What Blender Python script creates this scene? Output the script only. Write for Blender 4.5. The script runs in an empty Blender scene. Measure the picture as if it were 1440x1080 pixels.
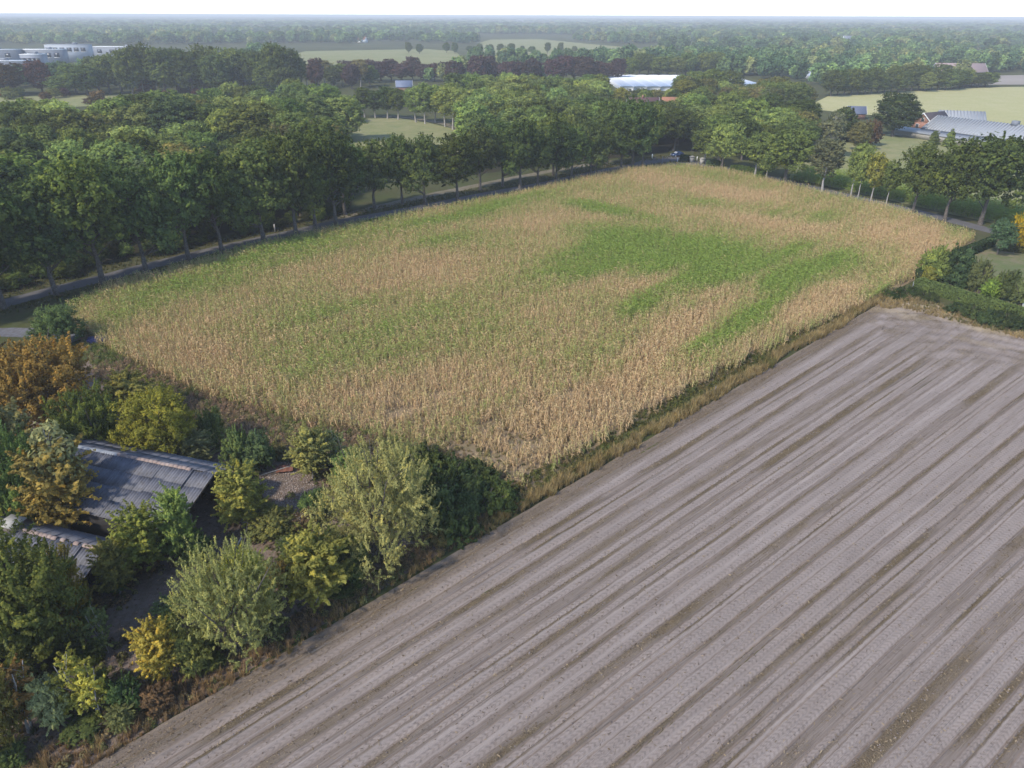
import bpy, bmesh, math, random
import numpy as np
from mathutils import Matrix, Vector

# ---------------------------------------------------------------- camera, sky, sun, exposure
SC = bpy.context.scene
COL = SC.collection
F_PX, PITCH, ROLL, H = 1017.0, math.radians(27.0), math.radians(0.2), 40.0   # focal length in photo pixels, tilt, height of the drone
cam_d = bpy.data.cameras.new('camera')
cam_d.sensor_width = 36.0
cam_d.lens = 36.0 * F_PX / 1440.0
cam_d.clip_start = 0.5
cam_d.clip_end = 60000.0
cam = bpy.data.objects.new('camera', cam_d)
cam.matrix_world = Matrix.Translation((0, 0, H)) @ Matrix.Rotation(math.radians(90) - PITCH, 4, 'X') @ Matrix.Rotation(ROLL, 4, 'Z')
COL.objects.link(cam)
SC.camera = cam

SUN_EL = math.radians(42.0)
SHADOW_DIR = math.radians(43.0)            # direction in which shadows fall, from +x towards +y
W = bpy.data.worlds.new('World')
SC.world = W
W.use_nodes = True
wn = W.node_tree
sky = wn.nodes.new('ShaderNodeTexSky')
sky.sky_type = 'NISHITA'
sky.sun_disc = False
sky.sun_elevation = SUN_EL
sky.sun_rotation = math.atan2(-math.cos(SHADOW_DIR), -math.sin(SHADOW_DIR))
sky.altitude = 30.0
sky.air_density = 0.65
sky.dust_density = 0.25
sky.ozone_density = 1.0
wn.links.new(sky.outputs[0], wn.nodes['Background'].inputs[0])
wn.nodes['Background'].inputs[1].default_value = 0.15

sun_d = bpy.data.lights.new('sun', 'SUN')
sun_d.energy = 2.1
sun_d.angle = math.radians(3.0)
sun_d.color = (1.0, 0.92, 0.79)
sun = bpy.data.objects.new('sun', sun_d)
to_sun = Vector((-math.cos(SHADOW_DIR) * math.cos(SUN_EL), -math.sin(SHADOW_DIR) * math.cos(SUN_EL), math.sin(SUN_EL)))
sun.rotation_euler = to_sun.to_track_quat('Z', 'Y').to_euler()
COL.objects.link(sun)

SC.view_settings.view_transform = 'Standard'
SC.view_settings.look = 'None'
SC.view_settings.gamma = 1.0
SC.view_settings.use_curve_mapping = False
SC.view_settings.exposure = 1.08
HAZE_DENSITY = 0.00028
SC.render.engine = 'CYCLES'
SC.cycles.use_denoising = True
SC.cycles.denoising_prefilter = 'ACCURATE'
SC.cycles.max_bounces = 7
SC.cycles.diffuse_bounces = 5
SC.cycles.glossy_bounces = 2
SC.cycles.transmission_bounces = 5
SC.cycles.transparent_max_bounces = 4
SC.cycles.volume_bounces = 0
SC.cycles.use_adaptive_sampling = False
SC.cycles.caustics_reflective = False
SC.cycles.caustics_refractive = False

# ---------------------------------------------------------------- helpers
rng = np.random.default_rng(7)
random.seed(7)
CP, SP = math.cos(PITCH), math.sin(PITCH)

def gp(x, y, z=0.0):
    """photo pixel -> point at height z (the ground, or a roof of known height)"""
    u, v = x - 720.0, y - 540.0
    c, s = math.cos(ROLL), math.sin(ROLL)
    u, v = u * c + v * s, -u * s + v * c
    d = v * CP + F_PX * SP
    f = F_PX * CP - v * SP
    t = (H - z) / d
    return (u * t, f * t)

def h_at(Y, x, y):
    """height above the ground of photo pixel (x, y) on something that stands Y metres away"""
    u, v = x - 720.0, y - 540.0
    v = -u * math.sin(ROLL) + v * math.cos(ROLL)
    return H - Y * (v * CP + F_PX * SP) / (F_PX * CP - v * SP)

def px_of(X, Y, Z=0.0):
    """world -> photo pixel (numpy)"""
    zc = Y * CP + (H - Z) * SP
    v = ((H - Z) * CP - Y * SP) * F_PX / zc
    u = X * F_PX / zc
    c, s = math.cos(ROLL), math.sin(ROLL)
    return 720 + u * c - v * s, 540 + u * s + v * c

def mesh_np(name, V, faces, mats=(), smooth=False, attrs=None, mat_idx=None):
    """faces: list of int arrays (n,k)"""
    V = np.asarray(V, dtype=np.float32).reshape(-1, 3)
    me = bpy.data.meshes.new(name)
    me.vertices.add(len(V))
    me.vertices.foreach_set('co', V.ravel())
    faces = [np.asarray(f, dtype=np.int32) for f in faces if len(f)]
    nl = sum(f.size for f in faces)
    npoly = sum(len(f) for f in faces)
    if npoly:
        me.loops.add(nl)
        me.polygons.add(npoly)
        me.loops.foreach_set('vertex_index', np.concatenate([f.ravel() for f in faces]))
        tot = np.concatenate([np.full(len(f), f.shape[1], dtype=np.int32) for f in faces])
        start = np.concatenate([[0], np.cumsum(tot)[:-1]]).astype(np.int32)
        me.polygons.foreach_set('loop_start', start)
        me.polygons.foreach_set('loop_total', tot)
        if smooth:
            me.polygons.foreach_set('use_smooth', np.ones(npoly, dtype=bool))
        if mat_idx is not None:
            me.polygons.foreach_set('material_index', np.asarray(mat_idx, dtype=np.int32))
    for m in mats:
        me.materials.append(m)
    if attrs:
        for k, a in attrs.items():
            a = np.asarray(a, dtype=np.float32)
            if a.ndim == 1:
                at = me.attributes.new(k, 'FLOAT', 'POINT')
                at.data.foreach_set('value', a)
            else:
                at = me.attributes.new(k, 'FLOAT_VECTOR', 'POINT')
                at.data.foreach_set('vector', a.ravel())
    me.update(calc_edges=True)
    return me

def obj(name, me, parent=None, loc=(0, 0, 0), rotz=0.0):
    o = bpy.data.objects.new(name, me)
    COL.objects.link(o)
    o.location = loc
    o.rotation_euler = (0, 0, rotz)
    if parent is not None:
        o.parent = parent
    return o

def tag(o, label=None, cat=None, group=None, kind=None):
    if label: o['label'] = label
    if cat: o['category'] = cat
    if group: o['group'] = group
    if kind: o['kind'] = kind
    return o

def thing(name, label, cat, loc=(0, 0, 0), rotz=0.0, group=None):
    return tag(obj(name, None, None, loc, rotz), label, cat, group)

class MB:
    """collects boxes, prisms and tubes for one mesh"""
    def __init__(s):
        s.v, s.q, s.t = [], [], []
    def add(s, verts, quads=(), tris=()):
        n = len(s.v)
        s.v.extend([tuple(p) for p in verts])
        s.q.extend([[i + n for i in f] for f in quads])
        s.t.extend([[i + n for i in f] for f in tris])
        return s
    def box(s, x0, x1, y0, y1, z0, z1):
        return s.add([(x0, y0, z0), (x1, y0, z0), (x1, y1, z0), (x0, y1, z0), (x0, y0, z1), (x1, y0, z1), (x1, y1, z1), (x0, y1, z1)],
                     [(0, 3, 2, 1), (4, 5, 6, 7), (0, 1, 5, 4), (1, 2, 6, 5), (2, 3, 7, 6), (3, 0, 4, 7)])
    def tube(s, pts, rad, n=6, cap=True):
        V, Q = tube_np(pts, rad, n)
        b = len(s.v)
        s.v.extend(map(tuple, V))
        s.q.extend((Q + b).tolist())
        if cap:
            k = len(pts)
            for ring, rev in ((0, True), (k - 1, False)):
                c = len(s.v)
                s.v.append(tuple(pts[ring]))
                for i in range(n):
                    a, d = b + ring * n + i, b + ring * n + (i + 1) % n
                    s.t.append([a, c, d] if rev else [a, d, c])
        return s
    def quad(s, a, b, c, d):
        return s.add([a, b, c, d], [(0, 1, 2, 3)])
    def tri(s, a, b, c):
        return s.add([a, b, c], [], [(0, 1, 2)])
    def gable(s, x, w, ze, zr, t=0.2):
        """closed triangular gable wall of thickness t at x, from eave to ridge"""
        return s.add([(x, -w, ze), (x, w, ze), (x, 0, zr), (x + t, -w, ze), (x + t, w, ze), (x + t, 0, zr)],
                     [(0, 1, 4, 3), (1, 2, 5, 4), (2, 0, 3, 5)], [(0, 2, 1), (3, 4, 5)])
    def mesh(s, name, mat, smooth=False):
        return mesh_np(name, s.v, [np.array(s.q, dtype=np.int32).reshape(-1, 4), np.array(s.t, dtype=np.int32).reshape(-1, 3)], [mat], smooth)
    def build(s, name, mat, parent=None, loc=(0, 0, 0), rotz=0.0, smooth=False):
        return obj(name, s.mesh(name, mat, smooth), parent, loc, rotz)

def tube_np(pts, rad, n=6):
    pts = np.asarray(pts, dtype=float)
    k = len(pts)
    rad = np.broadcast_to(np.asarray(rad, dtype=float), (k,))
    tan = np.gradient(pts, axis=0)
    tan /= np.linalg.norm(tan, axis=1, keepdims=True) + 1e-9
    up = np.where(np.abs(tan[:, 2:3]) > 0.9, np.array([[1.0, 0, 0]]), np.array([[0, 0, 1.0]]))
    a = np.cross(tan, up)
    a /= np.linalg.norm(a, axis=1, keepdims=True) + 1e-9
    b = np.cross(tan, a)
    ang = np.arange(n) * 2 * math.pi / n
    V = pts[:, None, :] + rad[:, None, None] * (np.cos(ang)[None, :, None] * a[:, None, :] + np.sin(ang)[None, :, None] * b[:, None, :])
    i, j = np.meshgrid(np.arange(k - 1), np.arange(n), indexing='ij')
    j2 = (j + 1) % n
    Q = np.stack([i * n + j, (i + 1) * n + j, (i + 1) * n + j2, i * n + j2], -1).reshape(-1, 4)
    return V.reshape(-1, 3), Q

def unit(n, r=rng):
    v = r.normal(size=(n, 3))
    return v / (np.linalg.norm(v, axis=1, keepdims=True) + 1e-9)

def nrm(v):
    return v / (np.linalg.norm(v, axis=-1, keepdims=True) + 1e-9)

def in_poly(px, py, poly):
    px, py = np.asarray(px), np.asarray(py)
    res = np.zeros(px.shape, dtype=bool)
    n = len(poly)
    for i in range(n):
        x0, y0 = poly[i]
        x1, y1 = poly[(i + 1) % n]
        c = ((y0 > py) != (y1 > py)) & (px < (x1 - x0) * (py - y0) / (y1 - y0 + 1e-12) + x0)
        res ^= c
    return res

def poly_px(pts):
    return [gp(*p) for p in pts]

def vnoise(x, y, seed=0):
    """smooth 2-D value noise, 0..1 (numpy)"""
    x, y = np.asarray(x, dtype=float), np.asarray(y, dtype=float)
    xi, yi = np.floor(x).astype(np.int64), np.floor(y).astype(np.int64)
    xf, yf = x - xi, y - yi
    def hsh(a, b):
        h = (a * 374761393 + b * 668265263 + seed * 1442695041) & 0x7fffffff
        h = ((h ^ (h >> 13)) * 1274126177) & 0x7fffffff
        return ((h ^ (h >> 16)) & 0xffff) / 65535.0
    u, v = xf * xf * (3 - 2 * xf), yf * yf * (3 - 2 * yf)
    return (hsh(xi, yi) * (1 - u) + hsh(xi + 1, yi) * u) * (1 - v) + (hsh(xi, yi + 1) * (1 - u) + hsh(xi + 1, yi + 1) * u) * v

def fbm(x, y, seed=0, o=3):
    s, a, t = 0, 1.0, 0
    for k in range(o):
        s = s + a * vnoise(x * 2 ** k, y * 2 ** k, seed + k)
        t += a
        a *= 0.5
    return s / t

# ---------------------------------------------------------------- materials
class NT:
    def __init__(s, name):
        s.m = bpy.data.materials.new(name)
        s.m.use_nodes = True
        s.t = s.m.node_tree
        s.t.nodes.clear()
        s.out = s.n('ShaderNodeOutputMaterial')
    def n(s, typ, **kw):
        nd = s.t.nodes.new(typ)
        for k, v in kw.items():
            setattr(nd, k, v)
        return nd
    def l(s, a, b):
        s.t.links.new(a, b)
    def val(s, sock, v):
        if hasattr(v, 'is_output') or isinstance(v, bpy.types.NodeSocket):
            s.l(v, sock)
        else:
            sock.default_value = v
    def math(s, op, a, b=0.0, c=0.0, clamp=False):
        nd = s.n('ShaderNodeMath', operation=op, use_clamp=clamp)
        for i, v in enumerate((a, b, c)):
            s.val(nd.inputs[i], v)
        return nd.outputs[0]
    def mix(s, fac, a, b, blend='MIX'):
        nd = s.n('ShaderNodeMix', data_type='RGBA', blend_type=blend)
        s.val(nd.inputs[0], fac)
        for k, v in ((6, a), (7, b)):
            s.val(nd.inputs[k], v if not isinstance(v, tuple) else (v + (1.0,))[:4])
        return nd.outputs[2]
    def noise(s, vec, scale, detail=3.0, rough=0.55, lo=None, hi=None):
        nd = s.n('ShaderNodeTexNoise')
        if vec is not None:
            s.l(vec, nd.inputs['Vector'])
        nd.inputs['Scale'].default_value = scale
        nd.inputs['Detail'].default_value = detail
        nd.inputs['Roughness'].default_value = rough
        o = nd.outputs[0]
        if lo is not None:
            r = s.n('ShaderNodeMapRange')
            s.l(o, r.inputs[0])
            r.inputs[1].default_value, r.inputs[2].default_value = lo, hi
            o = r.outputs[0]
        return o
    def attr(s, name, typ='GEOMETRY'):
        return s.n('ShaderNodeAttribute', attribute_name=name, attribute_type=typ)
    def pos(s):
        return s.n('ShaderNodeNewGeometry').outputs['Position']
    def objco(s):
        return s.n('ShaderNodeTexCoord').outputs['Object']
    def bump(s, h, strength=0.5, dist=0.05):
        b = s.n('ShaderNodeBump')
        s.l(h, b.inputs['Height'])
        b.inputs['Strength'].default_value = strength
        b.inputs['Distance'].default_value = dist
        return b.outputs[0]
    def bsdf(s, color, rough=0.8, normal=None, spec=0.2, metal=0.0):
        p = s.n('ShaderNodeBsdfPrincipled')
        s.val(p.inputs['Base Color'], color if not isinstance(color, tuple) else (color + (1.0,))[:4])
        s.val(p.inputs['Roughness'], rough)
        p.inputs['Specular IOR Level'].default_value = spec
        p.inputs['Metallic'].default_value = metal
        if normal is not None:
            s.l(normal, p.inputs['Normal'])
        s.l(p.outputs[0], s.out.inputs[0])
        return s.m

def plain(name, c, rough=0.7, var=0.25, scale=3.0, spec=0.25, metal=0.0):
    t = NT(name)
    p = t.objco()
    f = t.noise(p, scale, 4.0, 0.6, 0.3, 0.7)
    d = tuple(v * (1 - var) for v in c)
    e = tuple(min(1, v * (1 + var * 0.6)) for v in c)
    n2 = t.noise(p, scale * 9, 2.0, 0.6, 0.35, 0.65)
    col = t.mix(t.math('MULTIPLY_ADD', n2, 0.35, t.math('MULTIPLY', f, 0.65)), d, e)
    return t.bsdf(col, rough, None, spec, metal)

def leaf_shader(name, base, trans=0.42):
    """base(t) -> colour socket; diffuse + translucent leaf"""
    t = NT(name)
    tint = t.attr('tint').outputs['Fac']
    rnd = t.n('ShaderNodeObjectInfo').outputs['Random']
    b = base(t)
    k = t.math('MULTIPLY_ADD', tint, 0.9, 0.5)
    k = t.math('MULTIPLY', k, t.math('MULTIPLY_ADD', rnd, 0.35, 0.85))
    sc = t.n('ShaderNodeVectorMath', operation='SCALE')
    t.l(b, sc.inputs[0]); t.l(k, sc.inputs['Scale'])
    yl = t.mix(1.0, sc.outputs[0], (1.55, 1.25, 0.75), 'MULTIPLY')
    f = t.n('ShaderNodeMapRange'); t.l(tint, f.inputs[0])
    f.inputs[1].default_value, f.inputs[2].default_value, f.inputs[4].default_value = 0.62, 1.0, 0.75
    c = t.mix(f.outputs[0], sc.outputs[0], yl)
    d = t.n('ShaderNodeBsdfDiffuse'); t.l(c, d.inputs[0])
    tr = t.n('ShaderNodeBsdfTranslucent'); t.l(c, tr.inputs[0])
    mx = t.n('ShaderNodeMixShader'); mx.inputs[0].default_value = trans
    t.l(d.outputs[0], mx.inputs[1]); t.l(tr.outputs[0], mx.inputs[2])
    t.l(mx.outputs[0], t.out.inputs[0])
    return t.m

M_LEAF = leaf_shader('foliage', lambda t: t.n('ShaderNodeObjectInfo').outputs['Color'])
M_LEAF_I = leaf_shader('foliage_scattered', lambda t: t.attr('col', 'INSTANCER').outputs['Vector'])

def bark_mat(name, a, b):
    t = NT(name)
    p = t.objco()
    f = t.noise(p, 5.0, 4.0, 0.65, 0.3, 0.7)
    return t.bsdf(t.mix(f, a, b), 0.9, t.bump(t.noise(p, 14.0, 3.0), 0.6, 0.05), 0.1)
M_BARK = bark_mat('bark', (0.055, 0.045, 0.038), (0.19, 0.165, 0.14))
M_BARK_PALE = bark_mat('pale_bark', (0.2, 0.18, 0.16), (0.5, 0.47, 0.43))

def ground_mat(name, cols, scale=0.05, fine=3.0, bump=0.4, rough=0.95):
    """patchy ground from three colours"""
    t = NT(name)
    p = t.pos()
    a = t.noise(p, scale, 5.0, 0.6, 0.35, 0.65)
    b = t.noise(p, scale * 6, 4.0, 0.6, 0.38, 0.66)
    c = t.noise(p, fine, 3.0, 0.7, 0.3, 0.7)
    col = t.mix(a, cols[0], cols[1])
    col = t.mix(t.math('MULTIPLY', b, 0.7), col, cols[2])
    col = t.mix(t.math('MULTIPLY', c, 0.5), col, t.mix(1.0, col, (0.6, 0.6, 0.6), 'MULTIPLY'))
    return t.bsdf(col, rough, t.bump(c, bump, 0.08), 0.05)

M_GROUND = ground_mat('ground_cover', [(0.06, 0.075, 0.026), (0.11, 0.12, 0.045), (0.085, 0.075, 0.04)], 0.02, 1.2)
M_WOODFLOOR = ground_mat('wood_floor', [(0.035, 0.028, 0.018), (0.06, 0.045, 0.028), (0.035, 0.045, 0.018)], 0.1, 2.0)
M_SOIL = ground_mat('corn_soil', [(0.24, 0.175, 0.115), (0.3, 0.225, 0.15), (0.19, 0.16, 0.08)], 0.15, 2.5)
M_MEADOW = ground_mat('meadow_grass', [(0.26, 0.265, 0.12), (0.34, 0.31, 0.16), (0.2, 0.23, 0.09)], 0.03, 1.0)
M_WHEAT = ground_mat('pale_field', [(0.46, 0.43, 0.21), (0.5, 0.46, 0.24), (0.42, 0.41, 0.18)], 0.02, 0.8)
M_STUBBLE = ground_mat('bare_field', [(0.36, 0.31, 0.27), (0.4, 0.35, 0.3), (0.33, 0.3, 0.25)], 0.02, 0.6)
M_LAWN = ground_mat('lawn', [(0.15, 0.17, 0.075), (0.26, 0.21, 0.14), (0.12, 0.17, 0.055)], 0.1, 2.0)
M_VERGE = ground_mat('verge', [(0.08, 0.085, 0.035), (0.11, 0.09, 0.05), (0.08, 0.09, 0.035)], 0.2, 2.5)
M_SAND = ground_mat('sandy_track', [(0.27, 0.22, 0.18), (0.2, 0.17, 0.12), (0.13, 0.13, 0.06)], 0.25, 2.0)
M_YARD = ground_mat('yard_litter', [(0.2, 0.145, 0.115), (0.27, 0.21, 0.18), (0.15, 0.12, 0.075)], 0.25, 4.0, 0.7)
M_ASPHALT = ground_mat('asphalt', [(0.13, 0.125, 0.128), (0.165, 0.158, 0.158), (0.14, 0.13, 0.122)], 0.3, 5.0, 0.15)
M_SLAB = ground_mat('yard_slab', [(0.16, 0.165, 0.19), (0.2, 0.2, 0.22), (0.12, 0.11, 0.1)], 0.3, 4.0, 0.2)
M_WHITE = plain('white_paint', (0.78, 0.78, 0.76), 0.5, 0.1)
M_BRICK = plain('brick', (0.33, 0.17, 0.12), 0.85, 0.3, 2.0)
M_DARKROOF = plain('dark_tiles', (0.08, 0.065, 0.07), 0.7, 0.3, 1.5)
M_REDROOF = plain('red_tiles', (0.34, 0.16, 0.1), 0.8, 0.25, 1.5)
M_WOOD = plain('weathered_wood', (0.17, 0.145, 0.125), 0.9, 0.4, 4.0)
M_DARKWOOD = plain('tarred_boards', (0.035, 0.032, 0.032), 0.85, 0.4, 3.0)
M_CONC = plain('concrete', (0.4, 0.38, 0.34), 0.9, 0.25, 3.0)
M_STEEL = plain('pale_steel', (0.31, 0.325, 0.345), 0.45, 0.12, 0.6, 0.4)
M_GREYSTEEL = plain('grey_cladding', (0.2, 0.215, 0.245), 0.6, 0.15, 0.6)
M_GLASS = plain('dark_glass', (0.03, 0.035, 0.045), 0.15, 0.3, 1.0, 0.6)
M_CARPAINT = plain('blue_car_paint', (0.02, 0.045, 0.12), 0.25, 0.1, 2.0, 0.6)
M_TYRE = plain('tyre_rubber', (0.02, 0.02, 0.02), 0.9, 0.2)
M_CHROME = plain('wheel_alloy', (0.5, 0.5, 0.52), 0.35, 0.1, 4.0, 0.5)
M_RED = plain('rusty_sheet', (0.2, 0.085, 0.055), 0.8, 0.4, 4.0)

def sheet_mat(name, a, b, moss):
    t = NT(name)
    p = t.pos()
    o = t.n('ShaderNodeObjectInfo').outputs['Random']
    f = t.noise(p, 0.8, 5.0, 0.65, 0.35, 0.65)
    g = t.noise(p, 3.5, 4.0, 0.7, 0.5, 0.72)
    c = t.mix(f, a, b)
    c = t.mix(t.math('MULTIPLY', g, 0.7), c, moss)
    c = t.mix(t.math('MULTIPLY', o, 0.18), c, t.mix(1.0, c, (0.55, 0.53, 0.55), 'MULTIPLY'))
    return t.bsdf(c, 0.75, None, 0.3)
M_SHEET = sheet_mat('fibre_cement_sheet', (0.12, 0.122, 0.142), (0.175, 0.176, 0.198), (0.085, 0.072, 0.055))
M_RIDGE = sheet_mat('ridge_tile', (0.25, 0.175, 0.15), (0.38, 0.3, 0.265), (0.3, 0.26, 0.22))

# ---------------------------------------------------------------- ground, fields, roads
def sheet(name, pts, mat, z=0.0, kind='structure', cell=None):
    """flat polygon (world points) as a ground sheet"""
    me = bpy.data.meshes.new(name)
    bm = bmesh.new()
    vs = [bm.verts.new((p[0], p[1], z)) for p in pts]
    f = bm.faces.new(vs)
    bm.normal_update()
    if f.normal.z < 0:
        f.normal_flip()
    bmesh.ops.triangulate(bm, faces=[f])
    bm.to_mesh(me); bm.free()
    me.materials.append(mat)
    return tag(obj(name, me), kind=kind)

def smooth_line(pts, step=3.0):
    pts = np.asarray(pts, dtype=float)
    # Catmull-Rom
    P = np.vstack([2 * pts[0] - pts[1], pts, 2 * pts[-1] - pts[-2]])
    out = []
    for i in range(1, len(P) - 2):
        n = max(2, int(np.linalg.norm(P[i + 1] - P[i]) / step))
        for k in range(n):
            t = k / n
            out.append(0.5 * (2 * P[i] + (P[i + 1] - P[i - 1]) * t + (2 * P[i - 1] - 5 * P[i] + 4 * P[i + 1] - P[i + 2]) * t * t + (3 * P[i] - P[i - 1] - 3 * P[i + 1] + P[i + 2]) * t ** 3))
    out.append(P[-2])
    return np.array(out)

def ribbon(name, line, w0, w1, mat, z, kind='structure', wob=0.0):
    """strip along a line between offsets w0 (left) and w1 (right)"""
    L = smooth_line(line)
    t = np.gradient(L, axis=0)
    t /= np.linalg.norm(t, axis=1, keepdims=True)
    nx = np.stack([t[:, 1], -t[:, 0]], 1)
    ww = (vnoise(np.arange(len(L)) * 0.7, np.zeros(len(L)), 5) - 0.5) * wob
    a, b = L + nx * (w0 + ww)[:, None] if wob else L + nx * w0, L + nx * (w1 + ww)[:, None] if wob else L + nx * w1
    n = len(L)
    V = np.zeros((2 * n, 3))
    V[:n, :2], V[n:, :2], V[:, 2] = a, b, z
    i = np.arange(n - 1)
    return tag(obj(name, mesh_np(name, V, [np.stack([i, i + n, i + n + 1, i + 1], 1)], [mat])), kind=kind)

R_ = 20000.0
ang = np.linspace(0, 2 * math.pi, 97)[:-1]
Vg = np.concatenate([[[0, 0, 0]], np.stack([np.cos(ang) * R_, np.sin(ang) * R_, 0 * ang], 1)])
i_ = np.arange(96)
tag(obj('ground', mesh_np('ground', Vg, [np.stack([0 * i_, 1 + i_, 1 + (i_ + 1) % 96], 1)], [M_GROUND])), kind='structure')

ROAD = [gp(*p) for p in [(-160, 470), (-60, 443), (13, 425), (80, 407), (145, 391), (206, 375), (312, 349), (417, 326), (480, 312), (580, 294), (680, 274), (763, 259), (847, 241), (913, 229), (960, 223)]]
ROAD_E = [gp(*p) for p in [(945, 225), (985, 230), (1061, 245), (1160, 268), (1290, 298), (1345, 312), (1395, 325), (1500, 352)]]
ribbon('road_verge', ROAD, -9.0, 7.0, M_VERGE, 0.010)
ribbon('road_verge', ROAD_E, -5.0, 5.0, M_VERGE, 0.014)
ribbon('road', ROAD, -2.0, 2.0, M_ASPHALT, 0.022)
ribbon('road', ROAD_E, -2.0, 2.0, M_ASPHALT, 0.026)
sheet('road_junction', poly_px([(878, 236), (905, 224), (940, 219), (962, 218), (975, 226), (1000, 231), (990, 234), (940, 233)]), M_ASPHALT, 0.030)
ribbon('sandy_track', [gp(*p) for p in [(440, 322), (500, 299), (600, 276), (700, 255), (800, 236), (860, 226)]], -1.6, 1.6, M_SAND, 0.016, wob=1.0)
ribbon('path', [gp(*p) for p in [(-60, 470), (10, 467), (60, 470), (110, 478)]], -1.6, 1.6, M_SLAB, 0.018)

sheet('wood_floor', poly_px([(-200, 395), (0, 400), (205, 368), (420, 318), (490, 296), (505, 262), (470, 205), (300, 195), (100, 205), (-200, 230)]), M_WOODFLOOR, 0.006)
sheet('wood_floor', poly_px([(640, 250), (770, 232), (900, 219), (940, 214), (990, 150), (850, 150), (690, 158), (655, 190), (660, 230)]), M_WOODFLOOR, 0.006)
sheet('meadow', poly_px([(470, 245), (640, 232), (655, 205), (645, 183), (600, 172), (560, 166), (500, 167), (480, 185), (465, 205)]), M_MEADOW, 0.009)
ribbon('sandy_track', [gp(*p) for p in [(540, 163), (585, 167), (620, 173), (660, 185)]], -1.8, 1.8, M_SAND, 0.016)
sheet('meadow', poly_px([(-60, 155), (60, 152), (200, 146), (300, 141), (300, 131), (150, 133), (-60, 138)]), M_MEADOW, 0.009)
sheet('pasture', poly_px([(395, 105), (400, 79), (430, 72), (600, 69), (640, 72), (660, 90), (600, 104), (480, 112)]), M_MEADOW, 0.03)
sheet('pasture', poly_px([(665, 80), (675, 60), (690, 55.5), (760, 55), (820, 61), (900, 68), (920, 82), (800, 84)]), M_MEADOW, 0.03)
sheet('pale_field', poly_px([(1130, 152), (1165, 135), (1290, 128), (1400, 122.5), (1560, 121), (1620, 186), (1440, 183), (1360, 175), (1280, 166), (1200, 160)]), M_WHEAT, 0.03)
sheet('bare_field', poly_px([(1365, 119), (1372, 107), (1440, 105.5), (1560, 105.5), (1580, 119)]), M_STUBBLE, 0.035)
sheet('pasture', poly_px([(1170, 68), (1172, 61), (1215, 61), (1218, 68)]), M_MEADOW, 0.03)
sheet('pasture', poly_px([(300, 56), (306, 51), (396, 50), (402, 55)]), M_WHEAT, 0.03)
sheet('pasture', poly_px([(1100, 262), (1130, 222), (1190, 190), (1300, 187), (1420, 215), (1600, 250), (1600, 345), (1440, 322), (1290, 292)]), M_MEADOW, 0.008)

# yard on the left
sheet('yard', poly_px([(-420, 1060), (-330, 760), (-200, 600), (0, 545), (150, 500), (300, 570), (440, 610), (560, 640), (720, 700), (640, 765), (330, 955), (130, 1075), (40, 1110)]), M_YARD, 0.010)
sheet('yard_slab', poly_px([(-20, 742), (60, 732), (140, 736), (190, 760), (170, 785), (100, 785), (-20, 770)]), M_SLAB, 0.016)

# lawn of the garden on the right
sheet('lawn', poly_px([(1300, 392), (1345, 352), (1395, 335), (1440, 330), (1600, 360), (1600, 480), (1440, 445)]), M_LAWN, 0.010)

# ---------------------------------------------------------------- the harvested field (ridges, wheel tracks, furrows)
A0 = np.array(gp(130, 1080))
AL = math.radians(43.6)
E1 = np.array([math.cos(AL), math.sin(AL)])       # along the rows
E2 = np.array([math.sin(AL), -math.cos(AL)])      # across, away from the hedge

def fld(s, a):
    """across s, along a -> world xy ; rows swing a little as they leave the edge"""
    s, a = np.asarray(s, dtype=float), np.asarray(a, dtype=float)
    bend = -np.clip(s, 0, 60) * (a - 118) * 0.0018
    return A0[0] + E1[0] * a + E2[0] * (s - bend * 0), A0[1] + E1[1] * a + E2[1] * (s - bend * 0)

rf = np.random.default_rng(21)
NS = 620
S = np.concatenate([np.arange(-0.1, 45, 0.08), np.linspace(45, 80, 60)[1:]])
A = np.arange(-32, 119.5, 0.4)
NS, NA = len(S), len(A)
SS, AA = np.meshgrid(S, A, indexing='ij')
wander = (vnoise(AA / 30.0, SS * 0.02, 3) - 0.5) * 0.35 + (vnoise(AA / 9.0, SS * 0.4, 4) - 0.5) * 0.10
Q_ = np.clip((SS + wander) * np.exp(-0.0036 * (AA - 60)), 0, 79.9)   # rows fan out slightly
# 1-D sequence of strips across the field
segs = []
x = 0.0
while x < 82:
    k = rf.random()
    seq = [(0, rf.uniform(0.45, 0.65)), (3, rf.uniform(0.1, 0.18)), (2, rf.uniform(0.3, 1.15)), (3, rf.uniform(0.09, 0.16)), (0, rf.uniform(0.4, 0.6)), (1, rf.uniform(0.1, 0.35))]
    if k < 0.35: seq.insert(5, (2, rf.uniform(0.15, 0.4)))
    if k > 0.55: seq.insert(1, (1, rf.uniform(0.12, 0.3)))
    if k > 0.7: seq.insert(2, (3, rf.uniform(0.09, 0.15)))
    if 0.3 < k < 0.6: seq += [(3, rf.uniform(0.09, 0.15)), (0, rf.uniform(0.4, 0.6))]
    for typ, w in seq:
        segs.append((x, x + w, typ, rf.uniform(0.55, 1.0)))
        x += w
fine = np.arange(0, 82, 0.01)
t_h, t_res, t_trk, t_tv, t_lt = [np.zeros_like(fine) for _ in range(5)]
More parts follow.
